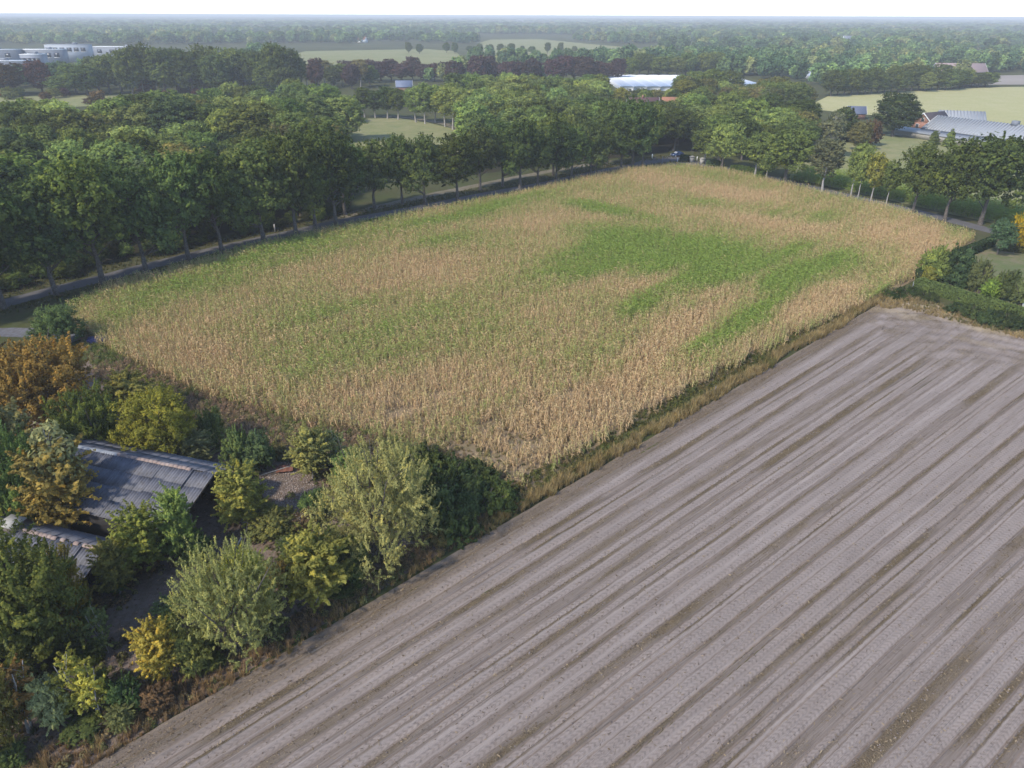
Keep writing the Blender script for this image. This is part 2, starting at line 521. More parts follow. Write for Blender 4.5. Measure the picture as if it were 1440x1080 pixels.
for x0, x1, typ, k in segs:
    m = (fine >= x0) & (fine < x1)
    u = (fine[m] - x0) / (x1 - x0)
    e = np.clip(np.minimum(u, 1 - u) * 5, 0, 1)
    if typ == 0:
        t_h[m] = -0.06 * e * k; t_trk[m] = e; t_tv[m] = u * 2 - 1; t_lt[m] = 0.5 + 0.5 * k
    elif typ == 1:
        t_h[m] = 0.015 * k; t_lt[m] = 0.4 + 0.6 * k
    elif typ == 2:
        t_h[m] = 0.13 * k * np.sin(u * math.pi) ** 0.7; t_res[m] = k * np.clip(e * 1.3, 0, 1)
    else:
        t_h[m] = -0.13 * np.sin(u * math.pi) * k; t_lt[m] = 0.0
idx = np.clip((Q_ * 100).astype(int), 0, len(fine) - 1)
head = np.clip((AA - 93 + 5 * (vnoise(SS / 4, SS * 0, 61) - 0.5)) / 15.0, 0, 1)            # headland: rows dissolve into turning tracks
headn = np.clip(head * 1.3 - 0.3 + (fbm(SS / 5.0, AA / 5.0, 9) - 0.5) * 1.2 * (head > 0), 0, 1)
res = t_res[idx] * np.clip((fbm(AA / 9.0, Q_ * 0.9, 12) - 0.33) * 3.4, 0.1, 1.2)
res *= 1 - 0.85 * headn
edge = np.clip((2.3 - SS) / 1.2, 0, 1)
res = np.maximum(res, edge * (0.25 + 0.5 * fbm(AA / 3, SS * 2, 29)))
hh = t_h[idx] * (0.6 + 0.8 * vnoise(AA / 5.0, Q_ * 0.7, 15)) * (1 - 0.8 * headn)
hh += res * (fbm(AA * 1.7, SS * 2.4, 17) - 0.5) * 0.26
hh += (fbm(AA * 0.9, SS * 1.3, 19) - 0.5) * 0.035 + (fbm(AA / 9, SS / 6, 23) - 0.5) * 0.10
# turning arcs on the headland
rad = np.hypot((AA - 96) * 1.0, (SS - 24) * 0.8)
arc = np.sin(rad * 2.6 + 2.5 * fbm(AA / 8, SS / 8, 31)) * headn
hh += arc * 0.05 + headn * (fbm(AA * 1.3, SS * 1.3, 33) - 0.5) * 0.16
res = np.clip(np.maximum(res, np.clip(headn * (fbm(AA / 2.2, SS / 2.2, 35) - 0.5) * 2.2, 0, 0.8)), 0, 1)
straw = np.clip((AA - 108) / 7 + (fbm(AA / 3.0, SS / 5.0, 37) - 0.62) * 2.2, 0, 1) * (AA > 103)
XX, YY = fld(SS, AA)
Vf = np.stack([XX, YY, 0.13 + hh], -1).reshape(-1, 3)
ii, jj = np.meshgrid(np.arange(NS - 1), np.arange(NA - 1), indexing='ij')
Qf = np.stack([ii * NA + jj, (ii + 1) * NA + jj, (ii + 1) * NA + jj + 1, ii * NA + jj + 1], -1).reshape(-1, 4)
FIELD_RES, FIELD_H = res, 0.13 + hh

t = NT('harvested_soil')
p = t.pos()
a_res, a_trk, a_tv, a_lt, a_uv, a_st = [t.attr(k) for k in ('residue', 'track', 'trackv', 'light', 'fuv', 'straw')]
sep = t.n('ShaderNodeSeparateXYZ'); t.l(a_uv.outputs['Vector'], sep.inputs[0])
n_big = t.noise(p, 0.25, 4.0, 0.6, 0.35, 0.65)
n_mid = t.noise(p, 2.2, 4.0, 0.65, 0.35, 0.68)
n_fin = t.noise(p, 12.0, 3.0, 0.7, 0.3, 0.7)
n_vf = t.noise(p, 40.0, 2.0, 0.6, 0.3, 0.7)
mp = t.n('ShaderNodeVectorMath', operation='MULTIPLY'); t.l(a_uv.outputs['Vector'], mp.inputs[0]); mp.inputs[1].default_value = (0.2, 9.5, 0.0)
n_str = t.noise(mp.outputs[0], 1.0, 4.0, 0.6, 0.34, 0.66)
mp2 = t.n('ShaderNodeVectorMath', operation='MULTIPLY'); t.l(a_uv.outputs['Vector'], mp2.inputs[0]); mp2.inputs[1].default_value = (0.09, 1.1, 0.0)
n_pass = t.noise(mp2.outputs[0], 1.0, 3.0, 0.6, 0.36, 0.64)
soil = t.mix(n_big, (0.165, 0.128, 0.104), (0.215, 0.168, 0.138))
soil = t.mix(t.math('MULTIPLY', n_str, 0.8), soil, (0.37, 0.308, 0.268))
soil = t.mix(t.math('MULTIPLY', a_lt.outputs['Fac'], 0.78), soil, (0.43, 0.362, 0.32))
soil = t.mix(t.math('MULTIPLY', n_fin, 0.25), soil, (0.17, 0.14, 0.12))
soil = t.mix(t.math('MULTIPLY', n_pass, 0.34), soil, (0.19, 0.15, 0.122))
resc = t.mix(n_fin, (0.1, 0.07, 0.04), (0.34, 0.25, 0.14))
resc = t.mix(t.math('MULTIPLY', n_mid, 0.45), resc, (0.2, 0.165, 0.13))
rf_ = t.math('MULTIPLY', a_res.outputs['Fac'], t.math('MULTIPLY_ADD', n_mid, 0.6, 0.85), clamp=True)
col = t.mix(rf_, soil, resc)
spk = t.math('GREATER_THAN', n_mid, 0.86)
col = t.mix(t.math('MULTIPLY', spk, 0.35), col, (0.13, 0.1, 0.075))
col = t.mix(t.math('MULTIPLY', a_st.outputs['Fac'], n_fin), col, (0.5, 0.39, 0.22))
# lug marks of the tyres (shade of the relief painted into the soil colour): chevrons inside each wheel track
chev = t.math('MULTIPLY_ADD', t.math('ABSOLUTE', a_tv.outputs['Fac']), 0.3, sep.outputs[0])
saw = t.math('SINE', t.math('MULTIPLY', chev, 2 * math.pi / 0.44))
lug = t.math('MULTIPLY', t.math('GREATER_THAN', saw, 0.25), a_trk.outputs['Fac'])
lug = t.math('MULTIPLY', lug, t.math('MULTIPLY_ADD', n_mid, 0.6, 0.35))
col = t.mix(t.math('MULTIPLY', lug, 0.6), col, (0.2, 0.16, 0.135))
hgt = t.math('ADD', t.math('MULTIPLY', lug, -0.7), t.math('ADD', t.math('MULTIPLY', n_fin, t.math('MULTIPLY_ADD', a_res.outputs['Fac'], 0.9, 0.12)), t.math('MULTIPLY', n_str, 0.45)))
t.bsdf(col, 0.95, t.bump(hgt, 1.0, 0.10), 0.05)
M_FIELD = t.m
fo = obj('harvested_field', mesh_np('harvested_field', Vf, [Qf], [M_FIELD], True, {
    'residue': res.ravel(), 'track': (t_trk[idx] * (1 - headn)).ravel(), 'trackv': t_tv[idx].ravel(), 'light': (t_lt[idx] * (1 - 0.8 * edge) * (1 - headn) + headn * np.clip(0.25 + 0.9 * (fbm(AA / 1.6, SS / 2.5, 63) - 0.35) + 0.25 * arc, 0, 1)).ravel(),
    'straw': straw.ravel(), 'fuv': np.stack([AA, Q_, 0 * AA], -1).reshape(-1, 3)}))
tag(fo, kind='structure')

def field_z(s, a):
    i = np.clip(np.searchsorted(S, s), 0, NS - 1)
    j = np.clip(((np.asarray(a) - A[0]) / 0.4).astype(int), 0, NA - 1)
    return FIELD_H[i, j], FIELD_RES[i, j]

# ---------------------------------------------------------------- scattering (uncountable stuff only)
def scatter(name, label, cat, P, rot, scl, idx, col, sources):
    """points with geometry-node instances of the source meshes"""
    n = len(P)
    me = mesh_np(name, P, [], [], attrs={'rot': rot, 'scl': scl, 'col': col})
    at = me.attributes.new('idx', 'INT', 'POINT')
    at.data.foreach_set('value', np.asarray(idx, dtype=np.int32))
    o = obj(name, me)
    tag(o, label, cat, kind='stuff')
    c = bpy.data.collections.new(name + '_sources')
    for k, sme in enumerate(sources):
        so = bpy.data.objects.new('%s_piece_%02d' % (name, k), sme)
        c.objects.link(so)
    ng = bpy.data.node_groups.new(name, 'GeometryNodeTree')
    ng.interface.new_socket('Geometry', in_out='INPUT', socket_type='NodeSocketGeometry')
    ng.interface.new_socket('Geometry', in_out='OUTPUT', socket_type='NodeSocketGeometry')
    N = ng.nodes
    gi, go = N.new('NodeGroupInput'), N.new('NodeGroupOutput')
    iop = N.new('GeometryNodeInstanceOnPoints')
    ci = N.new('GeometryNodeCollectionInfo')
    ci.inputs['Collection'].default_value = c
    ci.inputs['Separate Children'].default_value = True
    ci.inputs['Reset Children'].default_value = True
    iop.inputs['Pick Instance'].default_value = True
    def named(nm, typ):
        a = N.new('GeometryNodeInputNamedAttribute')
        a.data_type = typ
        a.inputs['Name'].default_value = nm
        return [q for q in a.outputs if q.enabled][0]
    L = ng.links
    L.new(gi.outputs[0], iop.inputs['Points'])
    L.new(ci.outputs[0], iop.inputs['Instance'])
    L.new(named('idx', 'INT'), iop.inputs['Instance Index'])
    L.new(named('rot', 'FLOAT_VECTOR'), iop.inputs['Rotation'])
    L.new(named('scl', 'FLOAT_VECTOR'), iop.inputs['Scale'])
    L.new(iop.outputs[0], go.inputs[0])
    md = o.modifiers.new('scatter', 'NODES')
    md.node_group = ng
    return o

def spread(poly, spacing, jit=0.45, seed=0):
    """jittered grid of points inside a polygon"""
    r = np.random.default_rng(seed)
    P = np.array(poly)
    x0, y0 = P.min(0); x1, y1 = P.max(0)
    gx, gy = np.meshgrid(np.arange(x0, x1, spacing), np.arange(y0, y1, spacing))
    gx = gx.ravel() + r.uniform(-jit, jit, gx.size) * spacing
    gy = gy.ravel() + r.uniform(-jit, jit, gy.size) * spacing
    m = in_poly(gx, gy, poly)
    return np.stack([gx[m], gy[m]], 1)

# ---------------------------------------------------------------- corn
def strips(pathsets, widths, side):
    """ribbons along paths: pathsets (n,k,3), widths (n,k), side (n,3)"""
    n, k, _ = pathsets.shape
    a = pathsets + side[:, None, :] * widths[:, :, None] * 0.5
    b = pathsets - side[:, None, :] * widths[:, :, None] * 0.5
    V = np.stack([a, b], 2).reshape(n, k * 2, 3)
    i = np.arange(k - 1) * 2
    q = np.stack([i, i + 2, i + 3, i + 1], 1)
    Q = (np.arange(n)[:, None, None] * (2 * k) + q[None]).reshape(-1, 4)
    return V.reshape(-1, 3), Q

def corn_plant(seed, dry):
    r = np.random.default_rng(seed)
    h = 2.1
    lean = r.uniform(-0.14, 0.14, 2) * (1.4 if dry else 0.7)
    zs = np.array([0, 0.7, 1.4, h])
    st = np.stack([lean[0] * zs ** 1.3 / 2, lean[1] * zs ** 1.3 / 2, zs], 1)
    V, Q = tube_np(st, [0.022, 0.02, 0.016, 0.008], 3)
    Vs, Qs, T = [V], [Q], [np.full(len(V), 0.35)]
    n = 10
    z0 = np.linspace(0.25, 1.95, n)
    az = np.arange(n) * math.pi + r.normal(0, 0.5, n)
    ln = r.uniform(0.45, 0.75, n) * (0.85 if dry else 1.0)
    up = (r.uniform(0.0, 0.3, n) if dry else r.uniform(0.25, 0.5, n))
    dr = (r.uniform(0.3, 0.75, n) if dry else r.uniform(0.15, 0.4, n))
    f = np.array([0, 0.35, 0.7, 1.0])
    rx = ln[:, None] * f * (0.75 if dry else 1.0)
    pz = z0[:, None] + up[:, None] * f - dr[:, None] * f ** 2.2
    base = np.stack([lean[0] * z0 ** 1.3 / 2, lean[1] * z0 ** 1.3 / 2], 1)
    P = np.stack([base[:, 0:1] + np.cos(az)[:, None] * rx, base[:, 1:2] + np.sin(az)[:, None] * rx, np.maximum(pz, 0.02)], -1)
    wd = np.array([0.045, 0.095, 0.075, 0.012])[None] * r.uniform(0.8, 1.25, (n, 1))
    tw = r.normal(0, 0.5, n) + (0.6 if dry else 0)
    side = np.stack([-np.sin(az) * np.cos(tw), np.cos(az) * np.cos(tw), np.sin(tw)], 1)
    V, Q = strips(P, wd, side)
    Qs.append(Q + sum(map(len, Vs))); Vs.append(V)
    T.append(np.repeat(r.uniform(0.1, 1.0, n), 8))
    n = 4                                                     # tassel
    az = r.uniform(0, 6.28, n)
    f = np.array([0, 0.5, 1.0])
    P = np.stack([st[-1, 0] + np.cos(az)[:, None] * f * 0.13, st[-1, 1] + np.sin(az)[:, None] * f * 0.13, h + f * r.uniform(0.15, 0.3, (n, 1))], -1)
    V, Q = strips(P, np.full((n, 3), 0.022), np.stack([-np.sin(az), np.cos(az), 0 * az], 1))
    Qs.append(Q + sum(map(len, Vs))); Vs.append(V); T.append(np.full(len(V), 0.8))
    return np.vstack(Vs), np.vstack(Qs), np.concatenate(T)

def corn_mat(name, g_of):
    t = NT(name)
    g = g_of(t)
    tint = t.attr('tint').outputs['Fac']
    rnd = t.n('ShaderNodeObjectInfo').outputs['Random']
    k = t.math('ADD', g, t.math('MULTIPLY_ADD', tint, 0.5, -0.27))
    k = t.math('ADD', k, t.math('MULTIPLY_ADD', rnd, 0.55, -0.275))
    mr = t.n('ShaderNodeMapRange'); t.l(k, mr.inputs[0])
    mr.inputs[1].default_value, mr.inputs[2].default_value = 0.2, 0.85
    dry = t.mix(tint, (0.59, 0.38, 0.205), (0.74, 0.54, 0.305))
    dry = t.mix(t.math('MULTIPLY', rnd, 0.4), dry, (0.58, 0.50, 0.25))
    grn = t.mix(tint, (0.2, 0.3, 0.05), (0.33, 0.42, 0.1))
    c = t.mix(mr.outputs[0], dry, grn)
    d = t.n('ShaderNodeBsdfDiffuse'); t.l(c, d.inputs[0])
    tr = t.n('ShaderNodeBsdfTranslucent'); t.l(c, tr.inputs[0])
    mx = t.n('ShaderNodeMixShader'); mx.inputs[0].default_value = 0.33
    t.l(d.outputs[0], mx.inputs[1]); t.l(tr.outputs[0], mx.inputs[2])
    t.l(mx.outputs[0], t.out.inputs[0])
    return t.m
M_CORN_I = corn_mat('corn_leaves', lambda t: t.attr('green', 'INSTANCER').outputs['Fac'])
def _sepr(t):
    s_ = t.n('ShaderNodeSeparateColor'); t.l(t.n('ShaderNodeObjectInfo').outputs['Color'], s_.inputs[0]); return s_.outputs[0]
M_CORN_O = corn_mat('corn_plant_leaves', _sepr)

CORN_ME, CORN_MO = [], []
for k in range(6):
    V, Q, T = corn_plant(100 + k, k < 4)
    CORN_ME.append(mesh_np('corn_plant', V, [Q], [M_CORN_I], attrs={'tint': T}))
    CORN_MO.append(mesh_np('corn_plant', V, [Q], [M_CORN_O], attrs={'tint': T}))

CORN_PX = [(95, 440), (140, 487), (220, 528), (300, 562), (440, 602), (560, 622), (650, 655), (700, 680), (745, 690), (800, 655), (980, 548), (1150, 464), (1262, 407), (1288, 393),
           (1372, 338), (1250, 297), (1100, 263), (1020, 243), (965, 236), (900, 240), (830, 252), (763, 269), (680, 285), (580, 305), (480, 326), (372, 350), (266, 377), (150, 410)]
CORN_POLY = poly_px(CORN_PX)
sheet('corn_soil', CORN_POLY, M_SOIL, 0.034)

def greenness(X, Y):
    """how green the crop stands: soil patches mapped from the photograph onto the ground"""
    u, v = px_of(X, Y, 1.8)
    al = X * E1[0] + Y * E1[1]
    ac = X * E2[0] + Y * E2[1]
    g = 0.41 + (fbm(al / 18, ac / 9, 41) - 0.5) * 0.4 + (fbm(al / 12, ac / 1.3, 43) - 0.5) * 0.42
    brk = fbm(al / 5, ac / 1.1, 47) * 0.6 + fbm(al / 14, ac / 4, 48) * 0.4
    stk = np.clip((fbm(al / 16, ac / 1.5, 49, 2) - 0.36) * 5.0, 0, 1.2) * 0.85 + brk * 0.3
    def blob(cx, cy, rx, ry, rot, amp):
        c, s_ = math.cos(math.radians(rot)), math.sin(math.radians(rot))
        du, dv = u - cx, v - cy
        a, b = (du * c + dv * s_) / rx, (-du * s_ + dv * c) / ry
        return 1.0 * amp * np.exp(-(a * a + b * b) ** 1.8) * (0.25 + 1.05 * stk)
    for b in [(880, 355, 115, 26, -8, 0.55), (1010, 368, 150, 30, 4, 0.55), (1130, 365, 90, 28, 0, 0.45), (950, 405, 90, 22, -22, 0.5), (1045, 448, 85, 20, -30, 0.75), (900, 330, 110, 16, 8, 0.3),
              (860, 293, 75, 7, 11, 0.5), (1000, 282, 40, 8, 0, 0.25), (620, 330, 60, 14, -10, 0.18), (330, 375, 190, 16, -18, 0.4), (520, 330, 130, 10, -14, 0.3), (700, 287, 120, 9, -12, 0.3),
              (240, 420, 150, 40, -10, 0.05), (480, 450, 170, 45, -10, 0.07), (700, 430, 160, 40, -5, 0.05), (1120, 300, 60, 10, 5, 0.3), (1250, 390, 40, 22, -35, 0.3), (1030, 250, 60, 8, 12, 0.2), (800, 480, 120, 30, -10, 0.05),
              (570, 385, 110, 26, -10, -0.3), (740, 310, 90, 12, -8, -0.15), (1000, 262, 110, 12, 8, -0.3), (1280, 328, 75, 22, 14, -0.45), (1150, 420, 75, 22, -20, -0.35), (640, 550, 220, 50, -3, -0.32), (850, 570, 160, 50, -22, -0.3),
              (1080, 310, 90, 9, 8, -0.25), (930, 470, 80, 25, -25, -0.25), (1040, 395, 70, 9, -18, -0.35), (680, 640, 120, 40, 0, -0.3), (300, 500, 120, 30, 20, -0.15), (1000, 428, 60, 6, -22, -0.4), (950, 385, 90, 6, -12, -0.3)]:
        g = g + blob(*b)
    return np.clip(g, 0, 1)

rc = np.random.default_rng(5)
PA = np.array(CORN_POLY)
al_, ac_ = PA @ E1, PA @ E2
ra, rs = np.meshgrid(np.arange(al_.min(), al_.max(), 0.22), np.arange(ac_.min(), ac_.max(), 0.7), indexing='ij')
ra = ra.ravel() + rc.uniform(-0.14, 0.14, ra.size)
rs = rs.ravel() + rc.normal(0, 0.09, rs.size)
CX, CY = ra * E1[0] + rs * E2[0], ra * E1[1] + rs * E2[1]
ew = 3.6 * (fbm(CX / 3.5, CY / 3.5, 57) - 0.5) + 1.2 * (fbm(CX / 0.9, CY / 0.9, 58) - 0.5)
m = in_poly(CX + ew * 1.2, CY - ew, CORN_POLY) & in_poly(CX, CY, CORN_POLY)
CX, CY = CX[m], CY[m]
cu, cv = px_of(CX, CY)
# thin, broken stand towards the bramble corner and the weedy front edge
thin = np.clip((cv - 480) / 190, 0, 1) * np.clip(1 - np.abs(cu - 640) / 420, 0, 1)
gap = fbm(CX / 2.2, CY / 2.2, 51)
keep = (gap > 0.17 + 0.36 * thin) & (rc.random(len(CX)) > 0.05 + 0.2 * np.clip(CY - 110, 0, 90) / 90)
CX, CY, thin, cu, cv = CX[keep], CY[keep], thin[keep], cu[keep], cv[keep]
CG = greenness(CX, CY)
n = len(CX)
CH = (0.84 + 0.25 * (fbm(CX / 12, CY / 12, 53) - 0.5) + rc.normal(0, 0.08, n)) * (1 - 0.28 * thin)
CSC = np.stack([CH * rc.uniform(0.8, 1.1, n)] * 2 + [CH], 1)
CROT = np.stack([rc.normal(0, 0.09 + 0.12 * thin, n), rc.normal(0, 0.09 + 0.12 * thin, n), rc.uniform(0, 6.28, n)], 1)
CIDX = np.where(CG + rc.normal(0, 0.15, n) > 0.55, rc.integers(4, 6, n), rc.integers(0, 4, n))
CP_ = np.stack([CX, CY, np.full(n, 0.03)], 1)
order = np.argsort(-cv + 0.0 * cu)                      # plants that show largest: lowest in the picture
near = order[:300]
rest = order[300:]
cs = scatter('corn_crop', 'patchy green and tan ripening corn crop filling the large field', 'corn', CP_[rest], CROT[rest], CSC[rest], CIDX[rest], np.zeros((len(rest), 3)), CORN_ME)
ga = cs.data.attributes.new('green', 'FLOAT', 'POINT')
ga.data.foreach_set('value', CG[rest].astype(np.float32))
for q in near:
    o = obj('corn_plant', CORN_MO[int(CIDX[q])], None, CP_[q], 0)
    o.rotation_euler = CROT[q]
    o.scale = CSC[q]
    o.color = (float(CG[q]), 0, 0, 1)
    tag(o, 'dry tan corn stalk in the thin corner of the cornfield beside the brambles', 'corn plant', 'dry corn stalks at the bramble corner of the field')

# ---------------------------------------------------------------- trees
def leaves_np(pos, nor, size, aspect, r, droop=0.0):
    n = len(pos)
    ref = unit(n, r)
    if droop:
        ref = nrm(ref * (1 - droop) + np.array([0, 0, -1.0]) * droop)
    tng = nrm(ref - nor * np.sum(ref * nor, 1, keepdims=True))
    bit = np.cross(nor, tng)
    sz = size * r.uniform(0.65, 1.35, (n, 1))
    a, b = tng * sz * aspect * 0.5, bit * sz * 0.5
    V = np.stack([pos - a, pos + b * 0.9 - a * 0.1, pos + a, pos - b * 0.9 - a * 0.1], 1).reshape(-1, 3)
    Q = np.arange(n * 4).reshape(-1, 4)
    return V, Q

class Proto:
    pass

def make_proto(name, seed, h, w, lobes, nclump, crad, nleaf, lsize, aspect=1.5, droop=0.0, shell=0.55, trunk_r=0.3, forks=24, bark=None, stems=1, flat=0.8, leafmat=None, up=0.35, shoot=0.0, slen=0.0):
    """a tree: lobes (cx,cy,cz,rx,ry,rz) in metres hold leaf clumps; trunk and limbs reach into them"""
    r = np.random.default_rng(seed)
    lob = np.array(lobes, dtype=float)
    vol = (lob[:, 3] * lob[:, 4] * lob[:, 5]) ** 0.75
    pick = r.choice(len(lob), size=nclump, p=vol / vol.sum())
    d = unit(nclump, r)
    rr = (shell ** 3 + r.random(nclump) * (1 - shell ** 3)) ** (1 / 3)
    c = lob[pick, :3] + d * lob[pick, 3:] * rr[:, None]
    oc = nrm(d / lob[pick, 3:])
    cr = crad * np.exp(r.normal(0, 0.38, nclump))
    sd = nrm(oc * 0.75 + np.array([0, 0, 0.65]) + 0.45 * unit(nclump, r))
    issh = r.random(nclump) < shoot
    sl = slen * r.uniform(0.5, 1.3, nclump)
    k = np.repeat(np.arange(nclump), nleaf)
    off = unit(len(k), r) * (r.random(len(k)) ** 0.45)[:, None]
    pos = c[k] + off * cr[k][:, None] * np.array([1, 1, flat])
    if shoot:                                   # feathery: leaves strung along thin shoots that leave the crown
        uu = r.random(len(k)) ** 0.8
        ps = c[k] + sd[k] * (sl[k] * (uu - 0.35))[:, None] + off * (0.16 * sl[k] * (1.05 - 0.8 * uu))[:, None]
        ps[:, 2] -= 0.12 * sl[k] * uu ** 2
        pos = np.where(issh[k][:, None], ps, pos)
    nor = nrm(0.75 * off + 0.5 * oc[k] + np.array([0, 0, up]) + 0.4 * unit(len(k), r))
    tint = np.clip(0.62 * r.random(nclump)[k] + 0.38 * r.random(len(k)), 0, 1)
    m = pos[:, 2] > 0.08
    V, Q = leaves_np(pos[m], nor[m], lsize, aspect, r, droop)
    P = Proto()
    P.h, P.w, P.name = h, w, name
    P.crown = mesh_np('crown', V, [Q], [leafmat or M_LEAF], attrs={'tint': np.repeat(tint[m], 4)})
    zlow = (lob[:, 2] - lob[:, 5]).min()
    ztop = (lob[:, 2] + lob[:, 5] * 0.6).max()
    Vs, Qs, nv = [], [], 0
    ctr = lob[:, :2].mean(0)
    for s_ in range(stems):
        bx = r.normal(0, 0.25 if stems > 1 else 0, 2)
        tx = ctr + r.normal(0, w * (0.22 if stems > 1 else 0.04), 2)
        f = np.linspace(0, 1, 6)
        pts = np.stack([bx[0] + (tx[0] - bx[0]) * f ** 1.3, bx[1] + (tx[1] - bx[1]) * f ** 1.3, f * ztop], 1)
        pts[1:-1, :2] += r.normal(0, 0.03 * h * 0.3, (4, 2))
        rad = trunk_r * (1 - f) ** 0.8 * 0.9 + 0.02
        rad[0] *= 1.35
        v, q = tube_np(pts, rad, 7)
        Vs.append(v); Qs.append(q + nv); nv += len(v)
        for g in r.choice(nclump, size=max(1, forks // stems), replace=False):
            e = c[g]
            hb = np.clip(e[2] - np.hypot(*(e[:2] - ctr)) * r.uniform(0.4, 0.9), max(zlow * 0.7, 0.12 * ztop), ztop * 0.85)
            sx = np.array([np.interp(hb, pts[:, 2], pts[:, 0]), np.interp(hb, pts[:, 2], pts[:, 1]), hb])
            mid = sx * 0.5 + e * 0.5 + np.array([0, 0, 0.06 * h * r.uniform(-0.3, 0.6)])
            r0 = np.interp(hb, pts[:, 2], rad) * r.uniform(0.3, 0.55)
            v, q = tube_np(np.stack([sx, mid, e]), [r0, r0 * 0.6, 0.012 + 0.1 * r0], 4)
            Vs.append(v); Qs.append(q + nv); nv += len(v)
    P.trunk = mesh_np('trunk', np.vstack(Vs), [np.vstack(Qs)], [bark or M_BARK], True)
    return P

def lobes_round(r, n, h, w, z0, spreadf=0.55):
    """uneven crown made of overlapping lobes between z0 and h"""
    out = [(0, 0, z0 + (h - z0) * 0.52, w * 0.36, w * 0.36, (h - z0) * 0.44)]
    for i in range(n):
        a = i * 2.4 + r.uniform(-0.5, 0.5)
        f = (i + 0.5) / n
        z = z0 + (h - z0) * (0.22 + 0.6 * f) + r.normal(0, 0.03 * h)
        rad = w * 0.5 * spreadf * (1.0 - 0.45 * max(0, f - 0.3)) * r.uniform(0.75, 1.1)
        s = w * r.uniform(0.17, 0.26)
        z = min(z, h - s * 0.85)
        out.append((math.cos(a) * rad, math.sin(a) * rad, z, s, s, s * r.uniform(0.75, 1.0)))
    return out

def lobes_dome(r, n, h, w, z0):
    """coherent domed crown with bumps of uneven size on its surface"""
    zc, rz = z0 + (h - z0) * 0.5, (h - z0) * 0.5
    out = [(0, 0, zc, w * 0.40, w * 0.40, rz * 0.88)]
    for i in range(n):
        a = i * 2.4 + r.uniform(-0.4, 0.4)
        el = math.asin(-0.45 + 1.4 * (i + 0.5) / n)
        s_ = w * r.uniform(0.12, 0.21)
        k = r.uniform(0.88, 1.06)
        out.append((math.cos(a) * math.cos(el) * w * 0.36 * k, math.sin(a) * math.cos(el) * w * 0.36 * k, zc + math.sin(el) * rz * 0.84 * k, s_, s_, s_ * 0.85))
    return out

rt = np.random.default_rng(77)
PRO = {}
for k in range(4):   # roadside oaks, clear stem
    PRO['oak%d' % k] = make_proto('oak', 300 + k, 16, 10, lobes_round(rt, 13, 16, 11, 3.5, 0.68), 520, 0.78, 30, 0.34, 1.3, trunk_r=0.34, forks=34, shoot=0.3, slen=1.9)
for k in range(4):   # crowns of the wood, leaf nearly to the ground
    PRO['wood%d' % k] = make_proto('broadleaf', 320 + k, 15, 10, lobes_dome(rt, 16 + 2 * k, 15, 10, 0.8 + 0.4 * k), 620, 0.62, 27, 0.33, 1.35, trunk_r=0.3, forks=24, shoot=0.22, slen=1.5, shell=0.72)
for k in range(3):   # slender, pale green
    PRO['ash%d' % k] = make_proto('ash', 340 + k, 17, 7.4, lobes_dome(rt, 14 + 2 * k, 17, 7.5, 3.6), 470, 0.55, 28, 0.28, 1.6, shell=0.68, trunk_r=0.26, forks=26, bark=M_BARK_PALE, shoot=0.35, slen=1.5)
for k in range(2):   # young street trees
    PRO['young%d' % k] = make_proto('young tree', 350 + k, 9, 4.8, lobes_round(rt, 8, 9, 5, 2.2, 0.58), 200, 0.5, 34, 0.26, 1.5, shoot=0.4, slen=1.2, trunk_r=0.13, forks=18, bark=M_BARK_PALE)
for k in range(2):   # near shrubs with small leaves
    PRO['shrub%d' % k] = make_proto('shrub', 360 + k, 4, 4, lobes_round(rt, 9, 3.7, 4, 0.1, 0.62), 320, 0.32, 72, 0.11, 1.6, shoot=0.55, slen=0.9, trunk_r=0.07, forks=30, stems=4)
for k in range(2):   # near trees with small leaves
    PRO['near%d' % k] = make_proto('near tree', 370 + k, 9, 9, lobes_round(rt, 15, 8.6, 9, 0.4, 0.68), 760, 0.5, 72, 0.135, 1.5, shoot=0.5, slen=1.5, trunk_r=0.2, forks=40, stems=2)
for k in range(2):   # willow: narrow upright leaves, fine twigs
    PRO['willow%d' % k] = make_proto('willow', 380 + k, 8.5, 11, lobes_round(rt, 16, 8.5, 11, 0.3, 0.68), 1300, 0.4, 46, 0.075, 2.8, droop=0.0, trunk_r=0.16, forks=90, stems=6, shell=0.5, up=0.5, shoot=0.85, slen=1.25)
for k in range(2):   # birch-like saplings, loose
    PRO['birch%d' % k] = make_proto('birch', 390 + k, 6, 3, lobes_round(rt, 8, 5.6, 3, 0.1, 0.55), 320, 0.28, 54, 0.1, 1.7, droop=0.3, shoot=0.8, slen=1.1, trunk_r=0.06, forks=34, bark=M_BARK_PALE, shell=0.2)
PRO['thin0'] = make_proto('thin sapling', 395, 4.5, 2.4, lobes_round(rt, 5, 4.5, 2.4, 0.5, 0.6), 90, 0.22, 34, 0.12, 1.7, shoot=0.85, slen=1.0, trunk_r=0.05, forks=26, bark=M_BARK_PALE, stems=2, shell=0.2)
for k in range(2):   # conifers of the garden
    lb = [(rt.normal(0, 0.06), rt.normal(0, 0.06), 0.35 + 4.4 * f, 1.25 * (1 - f) ** 0.7 + 0.12, 1.25 * (1 - f) ** 0.7 + 0.12, 0.75) for f in np.linspace(0, 0.97, 9)]
    PRO['conifer%d' % k] = make_proto('conifer', 400 + k, 5.3, 2.9, lb, 230, 0.3, 50, 0.17, 1.8, trunk_r=0.09, forks=10, shell=0.5, up=0.1)
PRO['bramble0'] = make_proto('bramble', 410, 2.0, 4.5, [(rt.uniform(-1.5, 1.5), rt.uniform(-1.5, 1.5), rt.uniform(0.3, 0.9), 1.0, 1.0, rt.uniform(0.6, 0.95)) for _ in range(9)], 320, 0.3, 50, 0.14, 1.3, shoot=0.4, slen=0.8, trunk_r=0.03, forks=40, stems=6)
